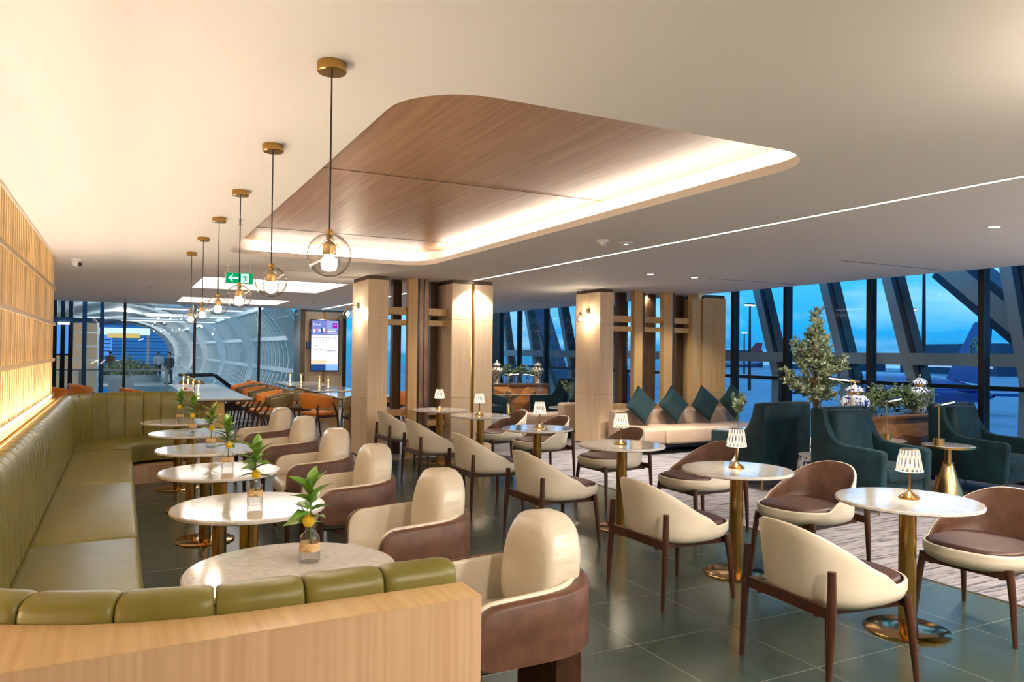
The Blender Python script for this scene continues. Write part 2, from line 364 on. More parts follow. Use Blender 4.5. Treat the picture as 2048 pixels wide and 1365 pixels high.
# pillars ---------------------------------------------------------------
def pillar(name,label,x0,x1,y0,y1,m=ash,groove=None):
    o=thing(name,label,'pillar',((x0+x1)/2,(y0+y1)/2,0)); w,h=(x1-x0)/2,(y1-y0)/2
    zs=[0.03,.86,2.02,CZ-.055]
    b=bm_()
    for za,zb in zip(zs,zs[1:]):
        if groove:
            g=groove-(x0+x1)/2
            box(b,-w,g-.03,-h,h,za+.002,zb-.002); box(b,g+.03,w,-h,h,za+.002,zb-.002)
        else: box(b,-w,w,-h,h,za+.002,zb-.002)
    ob('cladding',b,m,o,False)
    i=.012; ob('core',B(-w+i,w-i,-h+(.05 if groove else i),h-i,0,CZ-.05),(brass if groove else bandm),o,False)
    ob('top_band',B(-w+.012,w-.012,-h+.012,h-.012,CZ-.055,CZ),bandm,o,False)
    o['kind']='structure'
    return o
pillar('pillar','pale ash clad pillar with a globe wall lamp, beside the armchairs',3.07,3.36,10.38,11.2)
pillar('pillar','wide pale ash pillar with a bronze groove down the middle',4.33,5.0,10.35,11.2,groove=4.67)
pillar('pillar','pale ash clad pillar with a globe wall lamp, at the end of the beige sofa',6.97,7.24,10.38,11.12)
pillar('pillar','plain ash clad pillar against the window wall, behind the dark cushions',9.2,9.72,10.42,11.1,oak2)
pillar('pillar','pale pillar with a bronze groove carrying the display screen',4.25,5.3,20.25,20.9,groove=4.78)
# slat dividers -----------------------------------------------------------
def divider(label,x0,fins,rear,bronz,bars):
    o=thing('slat_divider',label,'divider',(x0,10.5,0))
    for a,b in fins: ob('slat',B(a-x0,b-x0,-.05,.06,0,CZ-.004),oak2,o,False)
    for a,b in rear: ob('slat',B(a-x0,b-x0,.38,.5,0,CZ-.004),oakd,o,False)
    for a,b in bronz: ob('bronze_slat',B(a-x0,b-x0,.0,.10,0,CZ-.004),bronze,o,False)
    for a,b in bars:
        for z0,z1 in ((2.075,2.18),(1.92,2.0),(.60,.68),(.44,.52)):
            ob('crossbar',B(a-x0,b-x0,.0+.02,.28,z0,z1),oak2,o,False)
    return o
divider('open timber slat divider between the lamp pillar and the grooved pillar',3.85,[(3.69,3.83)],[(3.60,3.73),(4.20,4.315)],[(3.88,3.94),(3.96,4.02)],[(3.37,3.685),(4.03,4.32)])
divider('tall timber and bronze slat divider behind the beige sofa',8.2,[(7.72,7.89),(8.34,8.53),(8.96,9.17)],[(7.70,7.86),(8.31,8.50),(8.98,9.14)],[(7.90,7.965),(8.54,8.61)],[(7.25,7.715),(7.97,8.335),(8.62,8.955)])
# slat screen on the left ---------------------------------------------------
o=thing('slat_screen','backlit golden timber slat screen above the green banquette','screen',(-.72,1.3,0))
y=0; k=0
while y<8.87 and k<99:
    w=.060+.02*rnd.random()
    ob('slat',B(-.012+.006*rnd.random(),.012,y,y+w,1.0,CZ-.03),slatw,o,False); y+=.122; k+=1
for z in (1.0,1.40,1.81,2.22): ob('rail',B(.0125,.03,0,8.95,z-.018,z+.018),slatw,o,False)
o=thing('screen_backlight','warm LED strips glowing behind the timber slat screen','light strip',(-.93,2,0))
ob('strip',B(-.02,.02,0,8.2,.965,.985),leds,o,False); ob('strip',B(-.02,.02,0,8.2,CZ-.03,CZ-.012),leds2,o,False)
# windows on the right -------------------------------------------------------
MY=[-2,.2,2.0,3.9,5.82,7.45,9.02,10.23,11.8,13.6,15.45,17.0,18.5,19.6]
for i,(a,b) in enumerate(zip(MY,MY[1:])):
    o=thing('window_%d'%(i+1),'tall fixed window bay in the long glazed wall, bay %s from the rear wall'%['one','two','three','four','five','six','seven','eight','nine','ten','eleven','twelve','thirteen'][i],'window',(XW,a,0)); o['kind']='structure'
    ob('mullion',B(-.05,.09,-.035,.035,0,2.98),black,o,False)
    ob('glass_pane',B(.0,.006,.035,b-a-.035,.06,2.98),glass,o,False)
    ob('sill_rail',B(-.05,.09,.035,b-a-.035,0,.06),black,o,False)
bm=B(XW-.05,XW+.09,19.6,YF+.1,0,2.98); struct('trim_7',bm,black)
# far glass wall -----------------------------------------------------------------
FX=[XFL,-3.4,-1.75,.05,1.58,3.1,4.15]
for i,(a,b) in enumerate(zip(FX,FX[1:])):
    o=thing('window_%d'%(i+20),'glass panel of the far hall wall, panel %s from the far corner'%['one','two','three','four','five','six'][i],'window',(a,YF,0)); o['kind']='structure'
    ob('mullion',B(-.03,.03,-.04,.06,0,CZ),black,o,False)
    ob('glass_pane',B(.03,b-a-.03,.0,.006,.18,CZ),glassw,o,False); ob('base_rail',B(.03,b-a-.03,-.04,.06,0,.18),black,o,False)
bm=B(4.13,4.25,YF-.05,YF+.8,0,CZ); struct('trim_8',bm,bandm)
o=thing('window_30','glass panel of the far hall wall behind the slat divider','window',(5.3,YF,0)); o['kind']='structure'
ob('mullion',B(-.04,.04,-.04,.06,0,CZ),black,o,False); ob('glass_pane',B(.04,4.4,.0,.006,.18,CZ),glassw,o,False); ob('base_rail',B(.04,4.4,-.04,.06,0,.18),black,o,False)
# ceiling fittings ---------------------------------------------------------------
def downlight(x,y,label,vis=True):
    o=thing('downlight',label,'ceiling light',(x,y,CZ),group='recessed downlights')
    ob('trim_ring',LA([(.048,-.004),(.052,0),(.052,.004),(.040,.004),(.040,-.003),(.048,-.004)],20),plast,o)
    ob('lens',LA([(0,-.003),(.04,-.003)],16),downl,o)
    lamp('downlight_or_fill','SPOT',(x,y,CZ-.035),125,(1,.90,.78),spot_size=math.radians(105),spot_blend=.6,shadow_soft_size=.04)
downlight(6.28,3.66,'small bright recessed downlight above the green velvet chairs')
downlight(6.28,8.16,'small bright recessed downlight in front of the beige sofa, beside the slot vent end')
downlight(7.05,8.17,'small bright recessed downlight at the end of the slot vent')
def sprinkler(x,y,label):
    o=thing('ceiling_sprinkler',label,'sprinkler',(x,y,CZ))
    ob('rosette',LA([(0,-.006),(.032,-.006),(.036,0)],16),plast,o); ob('nozzle',LA([(.008,-.045),(.012,-.006)],10),steel,o); ob('deflector',LA([(0,-.05),(.022,-.05),(.022,-.046),(0,-.046)],12),steel,o)
sprinkler(.84,6.5,'small sprinkler head beside the third pendant canopy')
sprinkler(6.21,6.1,'small sprinkler head on the grey ceiling between the two window-side downlights')
sprinkler(5.1,8.06,'small sprinkler head on the ceiling beyond the light line')
sprinkler(.41,14.35,'small sprinkler head on the far ceiling before the glass wall')
sprinkler(.05,18.4,'tiny sprinkler head close to the far glass wall')
sprinkler(3.69,16.6,'tiny sprinkler head on the far ceiling above the display screen')
o=thing('smoke_detector','white smoke detector with a slotted nose beside the light line','detector',(3.99,5.91,CZ))
ob('base',LA([(0,0),(.058,0),(.058,-.018),(.05,-.024),(0,-.024)],24),plast,o); ob('sensor_head',LA([(.042,-.024),(.038,-.05),(.02,-.058),(0,-.058)],24),plast,o)
sl=bm_()
for k in range(12):
    a=k*PI/6; beam(sl,(.0405*CO(a),.0405*S(a),-.032),(.038*CO(a),.038*S(a),-.048),.007,.002)
ob('slot',sl,darkp,o)
o=thing('ceiling_access_point','flat white round ceiling disc next to the smoke detector','access point',(4.25,5.9,CZ))
ob('base',LA([(0,0),(.06,0),(.075,-.008),(.075,-.014),(.06,-.024),(0,-.028)],28),plast,o); ob('indicator',LA([(0,-.0285),(.02,-.028),(.02,-.027)],12),barled,o)
def cctv(x,y,label,rz):
    o=thing('ceiling_camera',label,'camera',(x,y,CZ),rz)
    ob('base',LA([(0,0),(.06,0),(.06,-.03),(.05,-.04),(0,-.04)],20),plast,o)
    b=bm_(); bmesh.ops.create_uvsphere(b,u_segments=16,v_segments=10,radius=.05); bmesh.ops.translate(b,verts=b.verts,vec=(0,0,-.055)); ob('ball_housing',b,plast,o)
    b=bm_(); bmesh.ops.create_uvsphere(b,u_segments=14,v_segments=8,radius=.028); bmesh.ops.translate(b,verts=b.verts,vec=(.022,-.03,-.072)); ob('lens',b,darkp,o)
cctv(-.5,10.43,'white ball camera on the ceiling by the slat screen end',.3)
cctv(9.0,10.25,'white ball camera on the ceiling at the slat divider by the window',-.6)
# EXIT sign ------------------------------------------------------------------------
exg=emit('sign_green',(.0,.42,.13),.65); exw=emit('sign_white',(.62,1,.85),.9)
o=thing('exit_sign','hanging green running man EXIT sign with a white arrow','sign',(1.295,10.0,2.435))
ob('housing',B(-.165,.165,-.004,.02,-.07,.07,.004),plast,o,False); ob('face',B(-.158,.158,-.007,-.004,-.064,.064),exg,o,False)
ob('bracket',box(box(bm_(),-.14,-.13,0,.012,.07,CZ-2.435),.13,.14,0,.012,.07,CZ-2.435),plast,o,False)
a=prismY(bm_(),[(-.135,0),(-.085,.045),(-.07,.045),(-.098,.014),(-.012,.014),(-.012,-.014),(-.098,-.014),(-.07,-.045),(-.085,-.045)],-.0095,-.0072); ob('arrow',a,exw,o,False)
ob('door_panel',B(.018,.115,-.0095,-.0072,-.058,.056),exw,o,False)
m=bm_()
def seg2(p,q,w): beam(m,(p[0],-.0115,p[1]),(q[0],-.0115,q[1]),w,.003,up=(0,1,0))
lathe(m,[(0,-.0),(.009,0)],10)
bmesh.ops.rotate(m,verts=m.verts,cent=(0,0,0),matrix=Matrix.Rotation(PI/2,3,'X')); bmesh.ops.translate(m,verts=m.verts,vec=(.052,-.0115,.04))
for p,q,w in (((.056,.026),(.078,-.012),.016),((.056,.022),(.03,.016),.007),((.06,.024),(.088,.022),.007),((.088,.022),(.096,.006),.007),((.074,-.01),(.06,-.03),.009),((.06,-.03),(.045,-.048),.008),((.078,-.012),(.085,-.032),.009),((.085,-.032),(.106,-.034),.008)): seg2(p,q,w)
ob('running_figure',m,exg,o,False)
# wall lamps -------------------------------------------------------------------------
def sconce(x,y,z,label):
    o=thing('wall_lamp',label,'wall lamp',(x,y,z))
    b=bm_(); bmesh.ops.create_cone(b,segments=24,radius1=.052,radius2=.045,depth=.02,cap_ends=True); bmesh.ops.rotate(b,verts=b.verts,cent=(0,0,0),matrix=Matrix.Rotation(-PI/2,3,'Y')); bmesh.ops.translate(b,verts=b.verts,vec=(-.01,0,0)); ob('back_plate',b,brass,o)
    ob('arm',TU([(-.01,0,0),(-.15,0,0),(-.16,0,-.005),(-.162,0,-.03)],.006),brass,o)
    ob('lamp_holder',LA([(0,-.02),(.014,-.02),(.022,-.06),(.03,-.068),(0,-.068)],16,cx=-.162),brass,o); lh=o.children[-1]
    b=bm_(); bmesh.ops.create_uvsphere(b,u_segments=24,v_segments=14,radius=.072); bmesh.ops.translate(b,verts=b.verts,vec=(-.162,0,-.135)); ob('globe',b,globeg,o)
    b=bm_(); bmesh.ops.create_uvsphere(b,u_segments=14,v_segments=8,radius=.024); bmesh.ops.translate(b,verts=b.verts,vec=(-.162,0,-.125)); ob('bulb',b,bulbs,o)
sconce(3.07,10.86,2.2,'brass wall lamp with a clear globe on the pillar beside the screen')
sconce(6.97,10.72,2.25,'brass wall lamp with a clear globe on the pillar by the sofa')
# ================================================================== banquette
YN,YFR,XLB=2.0,10.5,-.44
RN,RA,RF=.63,.74,.68
XE=.86; XEN=.795
def path_pts():
    segs=[]  # (length, func(t)->(x,y,nx,ny))
    segs.append((XEN-(XLB+RA),lambda t:(XEN-t,YN,0,-1)))
    RM=(RN+RA)/2
    def nr(t):
        q=t/RM; nx,ny=-S(q)/RA,-CO(q)/RN; l=math.hypot(nx,ny); return (XLB+RA-RA*S(q),YN+RN-RN*CO(q),nx/l,ny/l)
    segs.append((RM*PI/2,nr))
    l=(YFR-RF)-(YN+RN); segs.append((l,lambda t:(XLB,YN+RN+t,-1,0)))
    segs.append((RF*PI/2,lambda t:(XLB+RF-RF*CO(t/RF),YFR-RF+RF*S(t/RF),-CO(t/RF),S(t/RF))))
    segs.append((XE-.02-(XLB+RF),lambda t:(XLB+RF+t,YFR,0,1)))
    return segs
SEG=path_pts(); PL=sum(s[0] for s in SEG)
def P(s):
    s=min(max(s,0),PL)
    for i,(l,f) in enumerate(SEG):
        if s<=l or i==len(SEG)-1: return f(s)
        s-=l
o=thing('banquette','long U-shaped olive green channelled leather banquette','banquette',(0,0,0))
BT=.996; TH=.135
PROF=[(.0,.40),(.0,.60),(-.0,.80),(.004,.90),(.018,.965),(.045,BT-.005),(.075,BT),(.108,BT-.004),(.126,BT-.015),(TH,BT-.036),(TH,.80),(TH,.40)]
bnd=[0]; s=0
W=[.2]*4
WK=1.19; PW=PL+SEG[1][0]*(WK-1); n=round(PW/.196); wid=PW/n
def unw(t):
    a,b=SEG[0][0],SEG[1][0]
    if t<=a: return t
    if t<=a+b*WK: return a+(t-a)/WK
    return t-b*(WK-1)
for k in range(n):
    s0,s1=unw(k*wid)+.0015,unw((k+1)*wid)-.0015; bm=bm_(); UU=(0,.025,.08,.2,.5,.8,.92,.975,1); NU=len(UU)
    def f(i,j):
        u=UU[i]; s=s0+(s1-s0)*u; x,y,nx,ny=P(s); e=abs(2*u-1)**14*.008
        q,z=PROF[j]; q=.065+(q-.065)*(1-e/.067); lean=(z-.45)*.06
        if z>.9: z-=e
        q=q+lean
        return (x+nx*q,y+ny*q,z)
    V=grid(bm,f,NU,len(PROF))
    bm.faces.new([V[0][j] for j in range(len(PROF))]); bm.faces.new([V[-1][j] for j in range(len(PROF))][::-1])
    ob('back_cushion',bm,green,o,ang=50)
# seat cushions
for a,b in ((2.6,4.93),(4.94,6.98),(6.99,9.2)): ob('seat_cushion',B(-.45,.11,a,b,.24,.45,.035,3),green,o,ang=50)
def inner(t):  # far seat front line, t 0..1
    pts=[(.11,9.2),(.11,9.5)]+[(.11+.28-.28*CO(a),9.5+.28*S(a)) for a in (.3,.6,.9,1.2,PI/2)]+[(.84,9.78)]
    return pts
def corner_seat(front,sa,sb,name):
    bm=bm_(); nf=len(front)
    prof=[(0,.24),(0,.40),(.012,.435),(.035,.45),(.5,.452),(1.0,.45),(1.0,.24)]
    def f(i,j):
        s=sa+(sb-sa)*i/(nf-1); x,y,nx,ny=P(s); x0,y0=front[i]; q,z=prof[j]
        return (x0+(x-x0)*q,y0+(y-y0)*q,z)
    V=grid(bm,f,nf,len(prof)); bm.faces.new([V[0][j] for j in range(len(prof))]); bm.faces.new([V[-1][j] for j in range(len(prof))][::-1])
    ob(name,bm,green,o,ang=50)
sF=SEG[0][0]+SEG[1][0]+(9.21-(YN+RN))
corner_seat(inner(0),sF,PL,'seat_cushion')
nf=[(.84,2.5),(.4,2.5)]+[(.11,2.58)]; nf=[(.79,2.48),(.6,2.48),(.4,2.48),(.25,2.5),(.11,2.59)]
corner_seat(nf,0,SEG[0][0]+SEG[1][0]+.04,'seat_cushion')
# timber plinth
bm=bm_(); pts=[(-.60,9.0),(.02,9.0),(.06,9.35)]+[(.06+.26-.26*CO(a),9.35+.26*S(a)) for a in (.4,.8,1.2,PI/2)]+[(.83,9.61),(.83,10.62),(-.60,10.62)]
poly(bm,pts,0,.205); ob('plinth',bm,ash_front,o,False,ang=30)
ob('plinth',B(-.60,.04,2.6,8.99,0,.23),ash_front,o,False)
# timber surround at the near end and along the back
o2=thing('timber_surround','pale ash low partition wrapping the near end of the green banquette','partition',(0,0,0))
ZW=.945
inn=[];  
for k in range(25):
    s=k/24*(SEG[0][0]+SEG[1][0]+.3); x,y,nx,ny=P(s); q=TH+.036; inn.append((x+nx*q,y+ny*q))
out=[(-.655,inn[-1][1]),(-.655,1.668),(XEN+.008,1.706),(XEN+.008,inn[0][1])]
bm=bm_(); pp=inn+out
poly(bm,pp,ZW-.002,ZW); ob('top_board',bm,ashx,o2,False)
bm=bm_(); poly(bm,[(XEN+.0075,1.7065),(XEN+.0075,inn[0][1])]+inn+[(-.65,inn[-1][1]),(-.65,1.6685)],0,ZW-.002); ob('front_panel',bm,ash_front,o2,False)
bm=bm_(); box(bm,-.655,-.62,inn[-1][1]+.01,10.64,0,ZW); ob('rear_panel',bm,ashx,o2,False)
bm=bm_(); box(bm,-.62,.86,10.68,10.72,0,ZW); ob('rear_panel',bm,ash_front,o2,False)
# ================================================================== round tables
def marble_table(name,label,group,r=.382,colr=.046,br=.225):
    t=thing(name,label,'table',group=group)
    ob('tabletop',LA([(0,.716),(r-.012,.716),(r,.722),(r,.734),(r-.006,.74),(0,.74)],64),marb,t)
    ob('column',LA([(colr,.02),(colr,.716)],28),brass,t)
    ob('base',LA([(0,.0),(br,.0),(br,.010),(br-.012,.016),(.06,.02),(0,.02)],48),brassb,t)
    return t
LTY=[2.87,4.11,5.37,6.57,7.88,9.11]; LTX=[.575,.60,.595,.62,.61,.57]
ordn=['first','second','third','fourth','fifth','sixth']
t0=None
for i in range(6):
    lab='%s round marble table from the timber partition, carrying a lemon vase'%ordn[i]
    if i==0: t0=marble_table('marble_table',lab,'marble tables along the banquette'); t0.location=(LTX[0],LTY[0],0)
    else: dup(t0,(LTX[i],LTY[i],0),rnd.random()*3,lab)
RT=[(3.97,2.79),(3.885,4.04),(3.96,5.53),(3.96,7.07),(4.06,8.73),(3.93,9.80)]
wherel=['first in the row','second in the row','third in the row','fourth in the row','fifth, in front of the grooved pillar','last, before the slat divider']
for i,(x,y) in enumerate(RT): dup(t0,(x,y,0),rnd.random()*3,'round white marble table with a crystal lamp, '+wherel[i],'marble lamp tables')
# table lamps
def table_lamp(label):
    t=thing('table_lamp',label,'lamp',group='crystal table lamps')
    ob('base',LA([(0,0),(.056,0),(.058,.004),(.045,.018),(.022,.032),(.011,.042),(0,.042)],32),brass,t)
    ob('stem',LA([(.0075,.035),(.0075,.17)],12),brass,t)
    bm=bm_(); seg=78; ra=[]
    for z,r in ((.158,.069),(.20,.063),(.24,.056),(.278,.048)):
        ra.append([bm.verts.new(((r+(.0022 if k%3==0 else 0))*CO(2*PI*k/seg),(r+(.0022 if k%3==0 else 0))*S(2*PI*k/seg),z)) for k in range(seg)])
    for a,b in zip(ra,ra[1:]):
        for k in range(seg): bm.faces.new((a[k],a[(k+1)%seg],b[(k+1)%seg],b[k]))
    ob('lamp_shade',bm,shadem,t)
    ob('rim',LA([(.067,.154),(.072,.156),(.072,.160),(.067,.160),(.067,.154)],40),emit('rim_glow',(1,.86,.68),1.0) if 'rim_glow' not in bpy.data.materials else bpy.data.materials['rim_glow'],t)
    ob('shade_cap',LA([(.048,.278),(.044,.284),(0,.285)],32),gold,next(c for c in t.children if c.name.startswith('lamp_shade')))
    ob('light_source',LA([(0,.186),(.02,.186),(.02,.19),(0,.19)],16),emit('led_puck',(1,.84,.60),40),t); lo=lamp('shade_lamp','POINT',(0,0,.178),1.1,(1,.84,.62),shadow_soft_size=.012); lo.parent=t
    return t
l0=None
LP=[(4.0,2.80),(3.90,4.06),(3.94,5.52),(3.98,7.06),(4.05,8.74),(3.93,9.80)]
for i,(x,y) in enumerate(LP):
    lab='brass lamp with lit ribbed shade, table '+wherel[i]
    if i==0: l0=table_lamp(lab); l0.location=(x,y,.74)
    else: dup(l0,(x,y,.74),rnd.random()*2,lab)
# vases and lemon sprigs
def vase(label):
    v=thing('glass_vase',label,'vase',group='ribboned glass vases')
    ob('bottle',LA([(0,.0),(.034,.0),(.038,.006),(.038,.085),(.034,.102),(.020,.114),(.015,.122),(.015,.140),(.018,.144)],28),vaseg,v)
    b=bm_(); lathe(b,[(.0386,.042),(.0394,.05),(.0394,.066),(.0386,.074)],28); ob('ribbon',b,raffia,v)
    b=bm_()
    for sgn in (-1,1): tube(b,[(-.041,0,.055),(-.052,sgn*.012,.06),(-.052,sgn*.024,.05),(-.042,sgn*.008,.055)],.003,6)
    ob('bow',b,raffia,next(c for c in v.children if c.name.startswith('ribbon')))
    fl=bm_()
    for k in range(14):
        a=k*2*PI/14; tube(fl,[(.0385*CO(a),.0385*S(a),.004),(.0385*CO(a),.0385*S(a),.038)],.0016,5)
    ob('flute',fl,crystal,v)
    return v
def leaf_bm(L,Wd,bend):
    bm=bm_(); n=7
    def f(i,j):
        u=i/(n-1); w=Wd*S(PI*u**.8)*(1 if j!=1 else 0)
        y=(j-1)*w; z=-bend*u*u*L+abs(j-1)*w*.35
        return (u*L,y,z)
    grid(bm,f,n,3); return bm
def sprig(label,seed):
    r=random.Random(seed); t=thing('lemon_sprig',label,'plant',group='lemon sprigs')
    h=.13+.02*r.random(); top=(.01*r.uniform(-1,1),.01*r.uniform(-1,1),h)
    ob('stem',TU([(0,0,-.10),(.003,0,0),(top[0]*.6,top[1]*.6,h*.6),top],[.0022,.0022,.002,.0014],6),stemm,t)
    ob('stem',TU([(.006,.004,-.09),(.004,.004,0),(-.02,.02,.05),(-.035,.04,.08)],.0017,6),stemm,t)
    for k in range(17):
        z=.005+(h-.01)*(k/16); a=k*2.4+r.random(); el=.15+.95*(k/16)+r.uniform(-.2,.2); L=.085+.035*r.random()
        if k>=15: el=1.2; 
        bm=leaf_bm(L,.021+.008*r.random(),.3)
        M=Matrix.Translation((top[0]*z/h,top[1]*z/h,z))@Matrix.Rotation(a,4,'Z')@Matrix.Rotation(-el,4,'Y')@Matrix.Rotation(r.uniform(-.5,.5),4,'X')
        bmesh.ops.transform(bm,matrix=M,verts=bm.verts); ob('leaf',bm,leafg,t)
    b=bm_(); lathe(b,[(0,-.027),(.006,-.025),(.018,-.018),(.023,-.004),(.022,.008),(.014,.02),(.006,.025),(.0,.028)],20)
    a=-1.9+r.uniform(-.5,.5); bmesh.ops.rotate(b,verts=b.verts,cent=(0,0,0),matrix=Matrix.Rotation(.5,3,'X')); bmesh.ops.translate(b,verts=b.verts,vec=(.03*CO(a)+.012,.03*S(a),.018)); ob('lemon',b,lemonm,t)
    return t
VP=[(.65,2.93),(.63,4.13),(.65,5.45),(.66,6.65),(.62,7.92),(.585,9.18)]
v0=None
for i,(x,y) in enumerate(VP):
    lab='clear glass bottle vase tied with raffia on the %s marble table by the bench'%ordn[i]
    if i==0: v0=vase(lab); v0.location=(x,y,.7405); v0.rotation_euler=(0,0,1.0)
    else: dup(v0,(x,y,.7405),1.0+rnd.random(),lab)
    s=sprig('leafy lemon sprig with one yellow lemon in the vase on the %s bench-side table'%ordn[i],20+i); s.location=(x,y,.7405+.142)
# ================================================================== pendants
def pendant(label):
    t=thing('pendant_lamp',label,'pendant lamp',group='glass globe pendants')
    ob('canopy',LA([(0,0),(.052,0),(.054,-.004),(.054,-.034),(.05,-.038),(0,-.038)],40),brass,t)
    ob('cord',TU([(0,0,-.03),(0,0,-.63)],.0032,8),cordm,t)
    ob('cap',LA([(0,-.615),(.010,-.617),(.014,-.625),(.014,-.64),(.011,-.646),(.011,-.655),(0,-.655)],20),brass,t)
    z0=-.712
    ob('globe',LA([(.0801*S(a),z0+.0801*CO(a)) for a in [.18+(PI-.18)*k/26 for k in range(27)]],40),globeg,t)
    ob('inner_cup',LA([(.012,-.648),(.022,-.662),(.036,-.685),(.040,-.71),(.037,-.745),(.032,-.765)],32),globeg,t)
    ob('lamp_socket',LA([(0,-.655),(.010,-.66),(.022,-.672),(.0235,-.68),(.0235,-.712),(0,-.714)],24),gold,t)
    b=bm_(); bmesh.ops.create_uvsphere(b,u_segments=18,v_segments=12,radius=.029); bmesh.ops.translate(b,verts=b.verts,vec=(0,0,-.742)); ob('bulb',b,bulb,next(c for c in t.children if c.name.startswith('lamp_socket')))
    return t
p0=None
for i,(x,y) in enumerate([(.672,2.78),(.68,4.05),(.69,5.33),(.685,6.54),(.675,7.77),(.67,9.05)]):
    lab='clear glass globe pendant on a black cord, '+['first and largest in the row','second in the row','third in the row','fourth in the row','fifth in the row','last of the row, smallest'][i]
    if i==0: p0=pendant(lab); p0.location=(x,y,CZ)
    else: dup(p0,(x,y,CZ),0,lab)
# ================================================================== dining chairs (cream shell, brown seat), facing +X
def shell_pt(th,t,off=0,lift=0):
    u=CO(th); e=.80
    ax=(.285 if CO(th)>0 else .355)-off; ay=.295-off
    cx,cy=-sgp(CO(th),e)*ax,sgp(S(th),e)*ay
    w=max(0,min(1,(u+.25)/1.25)); zr=.465+.285*(w**.78)
    return cx,cy,w,zr+lift
def shell_bm(off,z_in,rim_lift,bottom=True):
    bm=bm_(); nu=64
    prof=([(.50,-1),(.82,-.88),(.955,-.5),(1.0,0.0)] if bottom else [(.93,0)])+[(1,.2),(1,.4),(1,.6),(1,.8),(1,1)]
    def f(i,j):
        th=2*PI*i/nu; cx,cy,w,zr=shell_pt(th,0,off,rim_lift); sc,t=prof[j]
        if t<=0: z=.425+.065*t if bottom else z_in
        else: z=(.425 if bottom else z_in)+(zr-(.425 if bottom else z_in))*t
        h=max(0,z-.44); back=.20*h*w; side=.05*h
        return (cx*sc-back+ (0),cy*sc*(1+side*.9-.55*h*w*.35),z)
    V=grid(bm,f,nu,len(prof),cu=True)
    if bottom: bm.faces.new([V[i][0] for i in range(nu)])
    else: bm.faces.new([V[i][0] for i in range(nu)])
    return bm,V
def rim_ring(bm,offs):
    nu=64
    def f(i,j):
        th=2*PI*i/nu; off,lift=offs[j]; cx,cy,w,zr=shell_pt(th,0,off,lift); h=max(0,zr-.44)
        return (cx-.20*h*w,cy*(1+.05*h*.9-.55*h*w*.35),zr)
    grid(bm,f,nu,len(offs),cu=True); return bm
def dining_chair(label,group):
    t=thing('dining_chair',label,'chair',group=group)
    b,_=shell_bm(0,0,0); rim_ring(b,[(0,0),(.003,.006),(.010,.009),(.014,.006)]); ob('shell',b,cream,t,ang=70)
    b,_=shell_bm(.022,.445,0,False); rim_ring(b,[(.014,.006),(.018,.007),(.022,0)]); ob('lining',b,brown,t,ang=70)
    b=supslab(.275,.252,.448,.490,.72,44,.02,.008,cx=.04); ob('seat_cushion',b,choc,t,ang=60)
    for sy in (-1,1):
        ob('leg',TU([(-.305,sy*.285,0),(-.293,sy*.285,.25),(-.283,sy*.283,.40),(-.277,sy*.277,.575)],[.0125,.019,.021,.019],10),walnut,t)
        ob('leg',TU([(.268,sy*.275,0),(.255,sy*.255,.25),(.245,sy*.235,.40)],[.0125,.019,.021],10),walnut,t)
    b=bm_()
    beam(b,(-.284,-.27,.385),(-.284,.27,.385),.022,.05); beam(b,(.247,-.235,.365),(.247,.235,.365),.022,.04)
    for sy in (-1,1): beam(b,(-.284,sy*.19,.362),(.247,sy*.19,.352),.022,.03)
    ob('seat_frame',b,walnut,t)
    return t
LC=[(3.15,2.63,-.07),(3.215,3.92,0),(3.18,5.39,.03),(3.23,6.79,.02),(3.29,8.34,0),(3.39,9.76,0)]
whr=['closest to the camera','second in the row','third in the row','fourth in the row','fifth in the row','farthest, by the lamp pillar']
c0=None
for i,(x,y,r) in enumerate(LC):
    lab='cream backed dining chair seen from behind, '+whr[i]
    if i==0: c0=dining_chair(lab,'cream backed dining chairs'); c0.location=(x,y,0); c0.rotation_euler=(0,0,r)
    else: dup(c0,(x,y,0),r,lab)
RC=[(4.50,2.66,.08),(4.43,3.90,.06),(4.58,5.23,0),(4.58,6.58,.03),(4.62,8.14,0),(4.57,9.14,0)]
whs=['at the first lamp table, cut off by the frame','between the two closest lamp tables','at the third lamp table','at the fourth lamp table','at the fifth lamp table','half hidden behind the fifth lamp table']
for i,(x,y,r) in enumerate(RC): dup(c0,(x,y,0),PI+r,'dining chair showing its brown inside, '+whs[i])
